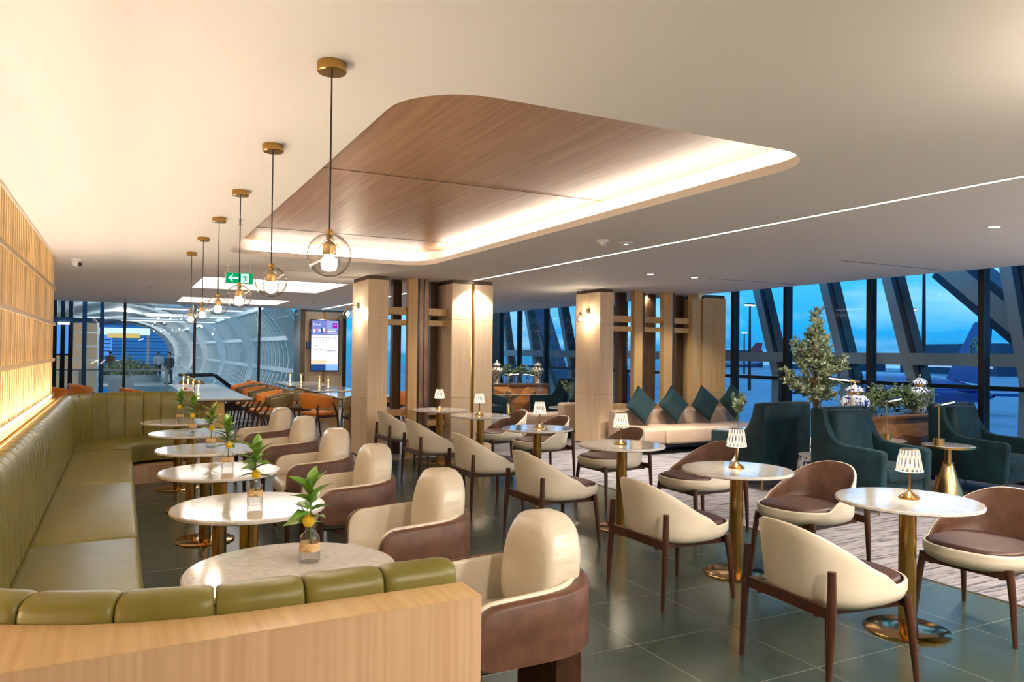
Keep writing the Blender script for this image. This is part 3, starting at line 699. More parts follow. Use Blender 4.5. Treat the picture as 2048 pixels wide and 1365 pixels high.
# ================================================================== barrel armchairs, facing +X local
def upath(off,n=40):
    """U outline from one arm front round the back to the other arm front; returns list (x,y,f) with f distance from the arm front"""
    hw=.34-off; xb=-.30+off; pts=[]
    FD=(0,.006,.016,.03,.05,.075,.11,.16,.22)
    for d in FD: pts.append((.295-d,-hw))
    cx=.03; a=cx-xb
    for k in range(1,n):
        th=-PI/2-PI*k/n; e=.78
        pts.append((cx+a*sgp(CO(th),e),hw*sgp(S(th),e)))
    for d in FD[::-1]: pts.append((.295-d,hw))
    return pts
def usolid(o1,o2,zb,zt_f,zt_b,rc):
    A=upath(o1); Bq=upath(o2); n=len(A); bm=bm_(); L=[0]
    for p,q in zip(A,A[1:]): L.append(L[-1]+math.hypot(p[0]-q[0],p[1]-q[1]))
    T=L[-1]; m=.014
    def prof(i):
        d=min(L[i],T-L[i]); w=min(1,d/(T/2)); top=zt_f+(zt_b-zt_f)*w; bot=zb
        if d<rc: k=1-d/rc; top-=rc*(1-math.sqrt(max(0,1-k*k))); bot+=.5*rc*(1-math.sqrt(max(0,1-k*k)))
        return bot,top
    def f(i,j):
        bot,top=prof(i); a,b=A[i],Bq[i]
        t=(0,0,0,0,.12,.5,.88,1,1,1,1,.5)[j]; zz=(bot,bot+.02,(bot+top)/2,top-m,top-m*.3,top,top-m*.3,top-m,(bot+top)/2,bot+.02,bot,bot)[j]
        return (a[0]+(b[0]-a[0])*t,a[1]+(b[1]-a[1])*t,zz)
    V=grid(bm,f,n,12,cv=True)
    bm.faces.new(V[0]); bm.faces.new(V[-1][::-1]); return bm
def armchair(label):
    t=thing('barrel_armchair',label,'armchair',group='cream and brown barrel armchairs')
    ob('outer_shell',usolid(0,.056,.385,.612,.652,.09),brown,t,ang=60)
    ob('inner_shell',usolid(.0565,.08,.375,.616,.658,.092),cream,t,ang=60)
    ob('seat_cushion',B(-.21,.325,-.252,.252,.335,.455,.045,4),cream,t,ang=60)
    # back pillow: puffy arch
    bm=bm_(); nu=72; nv=9
    def f(i,j):
        a=2*PI*i/nu; c,s=CO(a),S(a)
        y=.205*sgp(c,.66); z=.215*sgp(s,.62 if s<0 else 1.08)
        v=-1+2*j/(nv-1); sc=(1-abs(v)**7*.12)*(1+.022*S(a*31+v*2.5)*S(a*7+1.3)*(1-v*v)**1.5*(1 if s>-.2 else .3))
        th=.085*v
        return (-.125+th-.13*(z+.2)*.9,y*sc,.655+z*sc)
    V=grid(bm,f,nu,nv,cu=True)
    for col,sg in ((0,-1),(nv-1,1)):
        prev=[V[i][col] for i in range(nu)]
        for sc,puff in ((.8,.012),(.5,.022),(.2,.026)):
            ring=[]
            for i in range(nu):
                co=V[i][col].co; cz=.655; 
                ring.append(bm.verts.new((-.125+sg*(.085+puff)-.13*((cz+(co.z-cz)*sc)-.455)*.9,co.y*sc,cz+(co.z-cz)*sc)))
            for i in range(nu): bm.faces.new((prev[i],prev[(i+1)%nu],ring[(i+1)%nu],ring[i]))
            prev=ring
        bm.faces.new(prev)
    ob('back_pillow',bm,creamw,t,ang=75)
    for sy in (-1,1): ob('leg',TU([(.285,sy*.292,0),(.282,sy*.288,.42)],[.019,.025],12),walnut,t)
    b=bm_()
    def g(i,j):
        th=PI-.75+1.5*i/12; o_=(0,.055)[j//2] if j in(0,1) else .055
        r=(0,0,.10,.10)[j]; z=(0,.39,.39,0)[j]
        return (.02+(.312-r)*CO(th)*1.0,(.345-r)*S(th),z)
    V=grid(b,g,13,4,cv=True); b.faces.new(V[0]); b.faces.new(V[-1][::-1]); ob('rear_support',b,brown,t,ang=50)
    b=bm_(); box(b,-.12,.24,-.2,.2,.32,.345); ob('seat_frame',b,walnut,t,False)
    return t
a0=None
AX=[1.445,1.485,1.475,1.495,1.50,1.50]
for i in range(6):
    lab='cream armchair in a brown leather shell at the %s table from the partition'%ordn[i]
    if i==0: a0=armchair(lab); a0.location=(AX[0],LTY[0]-.06,0); a0.rotation_euler=(0,0,PI)
    else: dup(a0,(AX[i],LTY[i]-.03,0),PI+rnd.uniform(-.03,.03),lab)
# ================================================================== velvet lounge chairs, facing +X local
def bevel_all(bm,w,seg=2):
    bmesh.ops.recalc_face_normals(bm,faces=bm.faces)
    es=[e for e in bm.edges if len(e.link_faces)==2 and e.calc_face_angle(0)>.35]
    bmesh.ops.bevel(bm,geom=es,offset=w,segments=seg,affect='EDGES',profile=.5); return bm
def velvet_chair(label,group):
    t=thing('velvet_armchair',label,'armchair',group=group)
    side=[(.40,.17),(.43,.30),(.44,.60),(.41,.625),(.0,.64),(-.10,.66),(-.17,.72),(-.23,.84),(-.27,.99),(-.40,1.0),(-.41,.6),(-.40,.17)]
    for sy in (-1,1):
        b=prismY(bm_(),side,sy*.38 if sy<0 else .29,-.29 if sy<0 else .38); ob('arm',bevel_all(b,.022,3),teal,t,ang=50)
    b=prismY(bm_(),[(-.42,.17),(-.27,.17),(-.30,.98),(-.33,1.0),(-.40,1.0),(-.43,.97)],-.375,.375); ob('backrest',bevel_all(b,.02,3),teal,t,ang=50)
    ob('base',B(-.36,.40,-.30,.30,.17,.32,.02),teal,t,ang=50)
    ob('seat_cushion',B(-.27,.44,-.285,.285,.31,.46,.045,4),teal,t,ang=60)
    b=B(-.085,.085,-.28,.28,0,.52,.07,5)
    for v in b.verts:
        k=1-(v.co.y/.30)**2*.5; v.co.x*=.75+.5*k
    bmesh.ops.rotate(b,verts=b.verts,cent=(0,0,0),matrix=Matrix.Rotation(-.14,3,'Y')); bmesh.ops.translate(b,verts=b.verts,vec=(-.20,0,.46)); ob('back_pillow',b,teal,t,ang=75)
    for x in (-.35,.36):
        for sy in (-1,1): ob('leg',TU([(x*1.03,sy*.33,0),(x,sy*.32,.18)],[.009,.014],10),gold,t)
    return t
g='dark green velvet armchairs'
vc=velvet_chair('dark green velvet armchair seen from behind, facing the beige sofa',g); vc.location=(6.83,6.72,.004); vc.rotation_euler=(0,0,PI/2)
dup(vc,(6.88,5.27,.004),-PI/2,'dark green velvet armchair with a plump back pillow beside the gold pedestal table')
dup(vc,(8.78,5.24,.004),-PI/2+.08,'dark green velvet armchair beyond the gold pedestal table, cut off by the frame')
dup(vc,(8.35,14.1,.004),PI/2+.5,'dark green velvet armchair seen past the lamp pillar, near the far windows')
dup(vc,(6.62,14.2,.004),-PI/2,'dark green velvet armchair half hidden behind the grooved pillar')
# gold pedestal tables
def pedestal(label):
    t=thing('pedestal_table',label,'side table',group='gold cone side tables')
    ob('tabletop',LA([(0,.575),(.25,.575),(.255,.58),(.255,.595),(.25,.60),(0,.60)],48),marb,t); ob('rim',LA([(.2555,.574),(.258,.574),(.258,.597),(.2555,.597)],48),gold,t)
    ob('pedestal',LA([(0,0),(.165,0),(.165,.012),(.052,.40),(.036,.42),(.036,.57),(0,.57)],36),gold,t)
    ob('collar',LA([(.053,.40),(.058,.402),(.058,.418),(.04,.42)],36),gold,t)
    return t
q=pedestal('gold cone pedestal table with pale top between the two velvet armchairs'); q.location=(7.90,5.08,.004)
dup(q,(7.66,5.70,.004),0,'gold pedestal table hidden behind the velvet armchair with the plump pillow')
dup(q,(8.17,14.75,.004),0,'gold cone pedestal table with a water bottle before the amber console')
dup(q,(7.62,14.9,.004),0,'gold pedestal table beside the dark chair behind the grooved pillar')
# bar lamps
def bar_lamp(label,warm=False,flip=1):
    t=thing('bar_desk_lamp',label,'lamp',group='brass bar lamps')
    ob('base',LA([(0,0),(.055,0),(.055,.07),(.05,.075),(0,.075)],28),gold,t); ob('pole',TU([(0,0,.07),(0,0,.43)],.006),gold,t)
    s=flip
    ob('handle',TU([(-.10*s,0,.415),(0,0,.43)],.014,12),choc,t); ob('collar',TU([(-.04*s,0,.424),(.02*s,0,.433)],.0155,12),gold,t)
    ob('bar',TU([(.02*s,0,.442),(.27*s,0,.472)],.012,12),darkp,t); ob('light_tube',TU([(.025*s,0,.432),(.25*s,0,.459)],.009,12),barledw if warm else barled,t)
    return t
b1=bar_lamp('brass bar lamp glowing white on the gold pedestal table'); b1.location=(7.74,5.08,.605)
dup(b1,(7.68,5.66,.605),0,'brass bar lamp glowing white behind the plump velvet pillow')
b2=bar_lamp('brass bar lamp tilted with its dark handle beside the blue white urn'); b2.location=(7.62,6.08,.825); b2.rotation_euler=(0,0,2.6); 
b3=bar_lamp('warm brass bar lamp on the gold table before the amber console, beside the bottle',True,-1); b3.location=(8.13,14.70,.605)
b4=bar_lamp('warm brass bar lamp next to the grooved pillar, before the amber console',True); b4.location=(7.60,14.9,.605)
# faceted consoles
def console(name,label,x0,x1,y0,y1,z0,z1,m,seed):
    r=random.Random(seed); t=thing(name,label,'console',((x0+x1)/2,(y0+y1)/2,.004)); w,h=(x1-x0)/2,(y1-y0)/2
    bm=bm_(); nx,nz=7,4; pts=[[None]*nz for _ in range(nx)]
    for i in range(nx):
        for j in range(nz):
            e=(i in(0,nx-1)) or (j in (0,nz-1))
            pts[i][j]=bm.verts.new((-w+2*w*(i+(0 if e else r.uniform(-.3,.3)))/(nx-1),-h-(0 if e else r.uniform(-.01,.10)),z0+(z1-.03-z0)*(j+(0 if e else r.uniform(-.3,.3)))/(nz-1)))
    for i in range(nx-1):
        for j in range(nz-1):
            a,b,c,d=pts[i][j],pts[i+1][j],pts[i+1][j+1],pts[i][j+1]
            if (i+j)%2: bm.faces.new((a,b,c)); bm.faces.new((a,c,d))
            else: bm.faces.new((a,b,d)); bm.faces.new((b,c,d))
    box(bm,-w,w,-h+.001,h,z0,z1-.03); ob('carcass',bm,m,t,False)
    ob('top_board',B(-w-.01,w+.01,-h-.03,h,z1-.03,z1),cwood,t,False)
    ob('plinth',B(-w+.05,w-.05,-h+.06,h-.05,0,z0),darkp,t,False)
    return t
console('console_cabinet','faceted walnut console by the window behind the velvet armchairs',7.55,9.4,6.02,6.42,.06,.82,cwood,3)
console('console_cabinet','amber lit faceted console beneath the greenery by the far windows',7.65,9.3,16.1,16.6,.10,.78,cwoodo,5)
# urns
def urn(label,loc,prof,m,k):
    t=thing('porcelain_urn',label,'urn',loc); ob('body',LA([(r*k,z*k) for r,z in prof],32),m,t); zt=prof[-1][1]; rt=prof[-1][0]
    ob('neck_band',LA([(rt*k+.002,(zt-.008)*k),(rt*k+.006,zt*k),(rt*k+.006,(zt+.018)*k),(rt*k,(zt+.02)*k)],32),gold,t)
    ob('lid',LA([(r*k,(z+zt+.02)*k) for r,z in ((rt+.004,0),(rt+.024,.012),(rt+.022,.04),(rt-.02,.075),(.012,.088),(0,.09))],32),m,t)
    ob('finial',LA([(r*k,(z+zt+.108)*k) for r,z in ((.018,0),(.008,.012),(.015,.026),(.008,.04),(0,.05))],16),gold,t)
urn('squat blue and white porcelain urn with a gilt neck on the walnut console',(7.86,6.22,.824),[(0,0),(.10,0),(.11,.01),(.15,.07),(.172,.14),(.168,.19),(.13,.235),(.082,.255),(.082,.265)],porc,1.0)
urn('tall blue and white baluster urn behind the bar lamps on the walnut console',(9.13,6.25,.824),[(0,0),(.085,0),(.08,.03),(.075,.08),(.10,.16),(.13,.22),(.135,.27),(.10,.32),(.065,.335),(.065,.345)],porc,1.0)
urn('tall gilt patterned baluster urn on the amber console, beside the dark velvet chair',(9.12,16.3,.784),[(0,0),(.085,0),(.08,.03),(.075,.10),(.10,.20),(.15,.27),(.16,.32),(.13,.37),(.075,.39),(.075,.40)],porcg,1.0)
urn('gilt patterned baluster urn on the amber console, next to the grooved pillar',(8.0,16.3,.784),[(0,0),(.085,0),(.08,.03),(.075,.10),(.10,.20),(.15,.27),(.16,.32),(.13,.37),(.075,.39),(.075,.40)],porcg,1.0)
# glass bowls
for nm,loc,lab in (('glass_bowl',(8.33,16.3,.785),'clear round glass bowl on the amber console, under the warm lamp bars'),('glass_bowl',(8.72,16.3,.785),'clear round glass bowl on the amber console, nearer the tall urn')):
    tag(ob(nm,LA([(0,0),(.08,0),(.15,.06),(.17,.14),(.14,.22),(.12,.25)],28),vaseg,loc=loc),lab,'bowl')
for k,(x,y) in enumerate([(8.36,6.2),(8.5,6.14),(8.66,6.2),(8.80,6.16),(8.95,6.12)]):
    gl=thing('wine_glass','clear stemmed glass on the walnut console under the greenery','glass',(x,y,.826),group='glasses on the walnut console')
    ob('bowl',LA([(.004,.08),(.03,.10),(.038,.13),(.033,.17)],16),vaseg,gl); ob('stem',LA([(.032,0),(.03,.003),(.004,.01),(.004,.08)],14),vaseg,gl)
# greenery garlands and tree
def leaves(bm,n,fn,L,W,r):
    for _ in range(n):
        p,d=fn(); l=L*r.uniform(.7,1.2); w=W*r.uniform(.8,1.2); d=d.normalized(); a=d.cross(Vector((r.uniform(-1,1),r.uniform(-1,1),r.uniform(-1,1)))).normalized()*w; nrm=d.cross(a).normalized()*l*.12
        v=[bm.verts.new(x) for x in (p,p+d*l*.35+a+nrm,p+d*l*.75+a*.75+nrm*.6,p+d*l-nrm,p+d*l*.75-a*.75+nrm*.6,p+d*l*.35-a+nrm)]
        bm.faces.new((v[0],v[1],v[2],v[3])); bm.faces.new((v[0],v[3],v[4],v[5]))
def rdir(r): return Vector((r.uniform(-1,1),r.uniform(-1,1),r.uniform(-.6,1)))
def tree():
    r=random.Random(11); t=thing('potted_tree','tall potted olive-like tree with glossy leaves standing by the window','tree',(8.42,7.28,.004))
    ob('pot',LA([(0,0),(.17,0),(.21,.38),(.20,.40),(.18,.38),(0,.36)],28),porc,t)
    tips=[]; tr=bm_(); tube(tr,[(0,0,.36),(.02,.0,.7),(-.01,.02,1.05),(.02,0,1.35)],[.022,.018,.015,.010],8)
    tube(tr,[(.03,0,.36),(-.03,-.02,.75),(-.08,.0,1.0)],[.015,.012,.008],8)
    for k in range(64):
        u=r.random(); z=.92+1.02*u; a=r.uniform(0,2*PI); env=.52*(S(PI*min(1,(u*.9+.13)))**.8)*r.uniform(.35,1)
        base=Vector((.02*S(z*7),.0,.80+.55*u)); tip=Vector((env*CO(a)*1.05,env*S(a)*.9,z+.12*r.random())); mid=(base+tip)/2+Vector((0,0,.05))
        tube(tr,[base,mid,tip],[.006,.004,.002],5); tips.append((base,mid,tip))
    for tp in ((.10,0,2.16),(.02,.02,2.2),(-.06,0,2.13)): tips.append((Vector((0,0,1.5)),Vector((tp[0]*.6,0,1.85)),Vector(tp)))
    ob('branches',tr,barkm,t); fl=bm_()
    def fn():
        b,m,e=r.choice(tips); k=r.uniform(.25,1.0); p=(m.lerp(e,(k-.3)/.7) if k>.3 else b.lerp(m,.8))+Vector((r.uniform(-.03,.03),r.uniform(-.03,.03),r.uniform(-.03,.03)))
        return p,rdir(r)+(e-b)*.8
    leaves(fl,2900,fn,.07,.017,r); ob('foliage',fl,leafd,t,False)
tree()
def garland(label,x0,x1,y,z,n,dz,seed,sc=1):
    r=random.Random(seed); t=tag(thing('greenery_garland',label,'greenery',((x0+x1)/2,y,z)),label,'greenery',None,'thing'); w=(x1-x0)/2; b=bm_()
    for k in range(14):
        x=-w+2*w*k/13; tube(b,[(0,0,0),(x*.4,.02,.10),(x,r.uniform(-.1,.1),.12+dz*S(k*1.3))],.004,5)
    ob('twigs',b,barkm,t); f=bm_()
    def fn():
        u=r.uniform(-1,1); p=Vector((u*w,r.gauss(0,.075),.13+.05*S(u*9)+r.gauss(0,.05)*sc-.05*u*u)); return p,rdir(r)+Vector((u*.5,0,.2))
    leaves(f,n,fn,.05,.011,r); ob('foliage',f,pine,t,False)
    ob('holder',LA([(0,0),(.06,0),(.05,.03),(.045,.12),(.0,.12)],20),vaseg,t)
garland('spreading green garland on the walnut console between the blue white urns',7.98,9.22,6.22,.90,2600,.05,31)
garland('spreading green garland on the amber console between the gilt urns',7.95,9.2,16.32,.95,1500,.05,32)
def bouquet(label,loc,h,n,w,seed):
    r=random.Random(seed); t=thing('vase_of_foliage',label,'plant',loc); t['kind']='thing'
    ob('vase',LA([(0,0),(.05,0),(.058,.01),(.055,.09),(.028,.14),(.026,.17),(.034,.18)],24),vaseg,t); b=bm_(); tips=[]
    for k in range(9):
        a=r.uniform(0,2*PI); e=Vector((w*CO(a)*r.uniform(.3,1),w*S(a)*r.uniform(.3,1),.17+h*r.uniform(.6,1))); tube(b,[(0,0,.02),(0,0,.17),e*.5+Vector((0,0,.1)),e],.003,5); tips.append((Vector((0,0,.17)),e))
    ob('stems',b,stemm,t); f=bm_()
    def fn():
        p,e=r.choice(tips); k=r.uniform(.3,1.02); return p.lerp(e,k)+Vector((r.uniform(-.02,.02),r.uniform(-.02,.02),0)),rdir(r)+(e-p)
    leaves(f,n,fn,.045,.010,r); ob('foliage',f,leafd,t,False)
bouquet('small leafy branches in a clear glass vase beside the first velvet armchair',(8.30,8.62,.43),.36,420,.16,41)
bouquet('feathery green branches in a clear vase on the low marble table by the pillar',(8.02,13.0,.45),.44,520,.22,42)
# water bottle
t=thing('water_bottle','clear water bottle on the gold table before the amber console','bottle',(8.28,14.68,.605))
ob('bottle_body',LA([(0,0),(.034,0),(.036,.01),(.036,.15),(.014,.21),(.013,.23)],20),vaseg,t); ob('label_band',LA([(.0365,.07),(.037,.072),(.037,.125),(.0365,.127)],20),plast,t); ob('cap',LA([(.015,.228),(.015,.25),(0,.25)],14),plast,t)
# ceramic stool
t=thing('ceramic_stool','small blue and white patterned ceramic drum stool between velvet armchairs','stool',(6.86,5.96,.004))
ob('drum',LA([(0,0),(.13,0),(.15,.03),(.17,.12),(.175,.24),(.165,.36),(.15,.43),(0,.43)],32),porc,t); ob('top',LA([(0,.431),(.15,.431),(.158,.437),(.155,.447),(0,.45)],32),plast,t)
# beige sofa with cushions
t=thing('sofa','long low beige leather sofa in front of the timber slat divider','sofa',(8.28,9.6,.004))
for a,b in ((-1.28,-.86),(-.85,.40),(.41,1.27)): ob('seat_cushion',B(a,b,-.40,.32,.15,.395,.04,4),beige,t,ang=60)
for a,b in ((-1.28,.10),(.11,1.27)): ob('backrest',B(a,b,.33,.58,.15,.63,.045,4),beige,t,ang=60)
ob('base',B(-1.22,1.22,-.33,.54,.10,.155),black,t,False)
for x in (-1.15,0,1.15):
    for y in (-.30,.5): ob('leg',TU([(x,y,0),(x,y,.11)],.014,10),black,t)
def cushion(name,label,loc,rz,size,m,group,roll=PI/4,lean=-.22):
    bm=bm_(); n=15
    for sg in (-1,1):
        def f(i,j):
            u,v=2*i/(n-1)-1,2*j/(n-1)-1; th=.075*((1-u**4)*(1-v**4))**.55; pin=1-.07*(1-abs(u*v))*(max(abs(u),abs(v))**3)
            return (u*size/2*pin,sg*th,v*size/2*pin)
        grid(bm,f,n,n)
    M=Matrix.Rotation(rz,4,'Z')@Matrix.Rotation(lean,4,'X')@Matrix.Rotation(roll,4,'Y'); bmesh.ops.transform(bm,matrix=M,verts=bm.verts)
    o=ob(name,bm,m,ang=80); o.location=loc; return tag(o,label,'cushion',group)
gc='dark green cushions on the beige sofa'
for k,(x,z,r) in enumerate([(7.36,.725,PI/4-.04),(8.01,.72,PI/4),(8.68,.725,PI/4-.1),(9.30,.745,PI/4+.05)]):
    cushion('throw_cushion','dark green cushion standing on its corner on the sofa, '+['next to the lamp pillar','second from the lamp pillar','third from the lamp pillar','by the window'][k],(x,9.765,z),0,.45,tealc,gc,r)
t=thing('sofa','beige leather sofa end showing past the pillar, with a pale green cushion','sofa',(7.35,12.1,.004))
ob('seat_cushion',B(-.75,.45,-.32,.35,.15,.42,.04,4),beige,t,ang=60); ob('backrest',B(-.36,.55,-.60,-.33,.13,.64,.045,4),beige,t,ang=60); ob('base',B(-.7,.5,-.5,.3,.10,.155),black,t,False)
for x in (-.65,.45):
    for y in (-.45,.25): ob('leg',TU([(x,y,0),(x,y,.11)],.018,10),black,t)
cushion('throw_cushion','pale grey green cushion on the sofa end past the lamp pillar',(7.60,12.02,.735),.3,.44,tealc,None,.5,-.2)
# low marble table far
t=thing('coffee_table','low round marble coffee table with a foliage vase, beyond the lamp pillar','table',(8.0,13.0,.004))
ob('tabletop',LA([(0,.42),(.40,.42),(.41,.43),(.41,.445),(0,.446)],40),marb,t)
for k in range(3): a=k*2.1+.4; ob('leg',TU([(.3*CO(a),.3*S(a),0),(.27*CO(a),.27*S(a),.42)],.014),black,t)
t=thing('coffee_table','low round table holding leafy branches behind the first velvet armchair','table',(8.30,8.62,.004))
ob('tabletop',LA([(0,.40),(.30,.40),(.31,.41),(.31,.42),(0,.425)],40),marb,t)
for k in range(3): a=k*2.1+.4; ob('leg',TU([(.22*CO(a),.22*S(a),0),(.2*CO(a),.2*S(a),.40)],.012),black,t)
# ================================================================== orange dining area
def tub_chair(label,m,mseat,group):
    t=thing('tub_chair',label,'chair',group=group)
    bm=bm_(); n=26
    def f(i,j):
        th=-1.95+3.9*i/(n-1); k=(1+CO(th*.9))/2; r=.295
        x,y=-CO(th)*r*1.0,S(th)*r; top=.66+.15*k; bot=.60-.06*k
        q,z=((0,bot),(0,top-.02),(.35,top),(.8,top-.004),(1,top-.03),(1,bot+.02))[j]
        s=1-.16*q; lean=-(z-.55)*.18*k
        return (x*s+lean,y*s,z)
    V=grid(bm,f,n,6,cv=True); bm.faces.new(V[0]); bm.faces.new(V[-1][::-1]); ob('backrest',bm,m,t,ang=60)
    ob('seat',supslab(.245,.25,.415,.475,.7,32,.03,.008),mseat,t,ang=60)
    for sy in (-1,1):
        ob('leg',TU([(.27,sy*.255,0),(.20,sy*.262,.45),(.10,sy*.272,.63)],[.012,.019,.014],8),walnut,t); ob('leg',TU([(-.30,sy*.23,0),(-.21,sy*.245,.42),(-.19,sy*.235,.60)],[.012,.019,.015],8),walnut,t)
    ob('seat_frame',box(box(bm_(),-.2,.2,-.25,-.225,.38,.415),-.2,.2,.225,.25,.38,.415),walnut,t,False)
    return t
oc=tub_chair('orange tub chair standing nearest to the lamp pillar, turned toward the far tables',orange,orange,'orange tub chairs'); oc.location=(3.05,13.25,0); oc.rotation_euler=(0,0,.45)
vc2=tub_chair('olive tub chair seen from behind at the table beside the lamp pillar',olive,olive,'olive tub chairs'); vc2.location=(3.62,12.62,0); vc2.rotation_euler=(0,0,PI/2)
for k,(x,y,r,cc,w) in enumerate([(2.98,14.9,0,'v','at the near end of the second far table'),(2.98,15.85,0,'o','at the second far table under the display screen'),(2.98,17.15,0,'v','between the two orange ones near the far glass'),(2.98,18.0,0,'o','at the table against the far glass'),(2.98,18.9,0,'o','closest to the far glass wall and black mullion'),
    (4.55,15.3,PI,'o','behind the second far table'),(4.5,13.4,PI,'o','seen through the slat divider'),
    (2.32,13.35,PI,'v','closest to the green bench end'),(2.30,14.25,PI,'o','second behind the green bench end'),(2.28,15.1,PI,'v','third behind the green bench end'),(2.28,15.95,PI,'o','fourth behind the green bench end'),(2.27,16.8,PI,'v','fifth behind the green bench end'),(2.27,17.7,PI,'o','sixth behind the green bench end'),(1.45,19.0,-PI/2,'v','at the far head of the long tables'),
    (.30,15.7,0,'o','peeking over the bench back before the long table'),(-.62,17.6,0,'o','peeking over the bench corner at the far glass'),(-1.0,16.75,0,'o','by the slat screen end, over the bench corner')]):
    src,l,gg=((oc,'orange','orange tub chairs') if cc=='o' else (vc2,'olive','olive tub chairs'))
    dup(src,(x,y,0),r,'%s tub chair %s'%(l,w),gg)
def stone_table(label,x0,x1,y0,y1):
    t=thing('dining_table',label,'table',((x0+x1)/2,(y0+y1)/2,0),group='stone topped dining tables'); w,h=(x1-x0)/2,(y1-y0)/2
    ob('tabletop',B(-w,w,-h,h,.715,.74,.004),marb,t,False); ob('apron',B(-w+.03,w-.03,-h+.03,h-.03,.69,.715),bandm,t,False)
    for y in (-h*.5,h*.5): ob('pedestal',B(-.10,.10,y-.05,y+.05,0,.69),gold,t,False)
stone_table('grey stone dining table behind the green bench end, first of its row',.95,1.92,12.95,15.05)
stone_table('grey stone dining table behind the green bench end, second of its row',.95,1.92,15.10,17.0)
stone_table('grey stone dining table closest to the far glass behind the bench',.95,1.92,17.05,18.6)
stone_table('grey stone dining table against the far glass, before the screen pillar',3.35,4.35,17.3,19.4)
stone_table('grey stone dining table under the display screen',3.35,4.35,14.95,16.7)
stone_table('grey stone dining table half hidden by the lamp pillar',3.3,4.3,12.85,14.3)
def mini_lamp(label):
    t=thing('rechargeable_lamp',label,'lamp',group='small brass dining lamps')
    ob('base',LA([(0,0),(.045,0),(.045,.012),(.02,.02),(0,.02)],20),gold,t); ob('stem',LA([(.018,.02),(.009,.07),(.008,.14),(.016,.20)],16),cand,t)
    ob('lamp_shade',LA([(.022,.20),(.05,.205),(.052,.215),(.036,.25),(.0,.262)],20),gold,t); return t
ml=None
for k,(x,y,w) in enumerate([(1.16,13.8,'first on the long tables behind the bench end'),(1.17,15.0,'second on the long tables behind the bench end'),(1.18,16.3,'third on the long tables behind the bench end'),(1.18,17.6,'farthest on the long tables behind the bench end'),(3.66,18.9,'on the table against the far glass, nearer the black mullion'),(3.76,18.1,'on the table against the far glass, nearer the screen'),(3.70,16.0,'on the table under the screen, nearer the bench'),(3.83,15.75,'on the table under the screen, nearer the lamp pillar')]):
    lab='small glowing brass lamp, '+w
    if ml is None: ml=mini_lamp(lab); ml.location=(x,y,.74)
    else: dup(ml,(x,y,.74),0,lab)
tag(ob('folded_napkin',prismY(bm_(),[(-.09,0),(.09,0),(0,.14)],-.06,.06),whitep,loc=(4.12,13.2,.741)),'folded white napkin standing on the stone table by the lamp pillar','napkin')
for k,(x,y) in enumerate([(1.02,13.6),(1.03,14.6)]):
    mc=thing('menu_stand','small white and red menu stand beside the small lamps on the long table','menu',(x,y,.741),group='menu stands'); ob('card',B(-.05,.05,-.012,.012,0,.17),whitep,mc,False); ob('red_band',B(-.051,.051,-.013,.013,.06,.10),redm if 'redm' in globals() else mat('menu_red',(.5,.05,.04),.5),mc,False)
# ================================================================== display screen
def flat(parent,name,x0,x1,z0,z1,m,y): return ob(name,B(x0,x1,y-.001,y,z0,z1),m,parent,False)
t=thing('display_screen','bright upright display screen with discount offers on the far pillar','screen',(4.78,20.14,1.66)); t.rotation_euler=(0,0,0)
ob('bezel',B(-.38,.38,-.03,.03,-.69,.69,.006),darkp,t,False)
ob('wall_mount',B(-.1,.1,.03,.106,-.2,.2),black,t,False)
scr=emit('screen_white',(.95,.95,1),.85); hdr=emit('screen_lavender',(.25,.30,.75),.65); hdr2=emit('screen_periwinkle',(.38,.48,.95),.65); pur=emit('screen_purple',(.28,.01,.35),1.0); nav=emit('screen_navy',(.015,.06,.20),1.0); sky2=emit('screen_sky',(.20,.36,.72),1.1); txt=emit('screen_text',(.28,.30,.36),1.0); peach=emit('screen_peach',(1,.78,.52),.75); pale=emit('screen_pale_text',(.72,.62,.72),1.0); redd=emit('screen_red',(.55,.14,.18),1)
flat(t,'page',-.355,.355,-.50,.28,scr,-.031); flat(t,'header',-.355,.355,.28,.66,hdr,-.031); flat(t,'header_tile',.05,.355,.45,.66,hdr2,-.032); flat(t,'app_icon',.20,.325,.475,.60,pur,-.033)
flat(t,'photo_strip',-.355,.03,-.66,-.50,nav,-.031); flat(t,'photo_strip',.03,.355,-.66,-.50,sky2,-.031); flat(t,'peach_band',-.355,.05,-.50,-.37,peach,-.0315)
r_=random.Random(5)
for k in range(7): flat(t,'thumbnail',-.30+k*.048,-.30+k*.048+.044,.34+.03*(k%2),.43+.02*(k%3),(scr,redd,hdr2,scr,nav,scr,redd)[k],-.0325)
for z,x0,x1,mm in ((.42,.07,.30,scr),(.38,.07,.28,scr),(.33,.07,.32,scr)): flat(t,'headline',x0,x1,z-.012,z+.012,mm,-.0328)
def dots(z,x0,x1,h,gap): 
    x=x0
    while x<x1: w=r_.uniform(.02,.055); flat(t,'text_line',x,min(x1,x+w),z-h,z+h,txt,-.0325); x+=w+gap
dots(.205,-.31,.32,.012,.035); dots(.145,-.29,.29,.004,.012); dots(.0,-.27,-.19,.015,.012); dots(-.10,-.29,-.03,.010,.012); dots(-.14,.03,.29,.016,.018)
def text(parent,name,s,x,z,size,m,y=-.034):
    cu=bpy.data.curves.new(name,'FONT'); cu.body=s; cu.size=size; cu.align_x='CENTER'; cu.extrude=.0005; tmp=bpy.data.objects.new(name,cu); me=bpy.data.meshes.new_from_object(tmp); bpy.data.objects.remove(tmp); o=bpy.data.objects.new(name,me); C.objects.link(o); me.materials.clear(); me.materials.append(m); o.parent=parent; o.location=(x,y,z); o.rotation_euler=(PI/2,0,0)
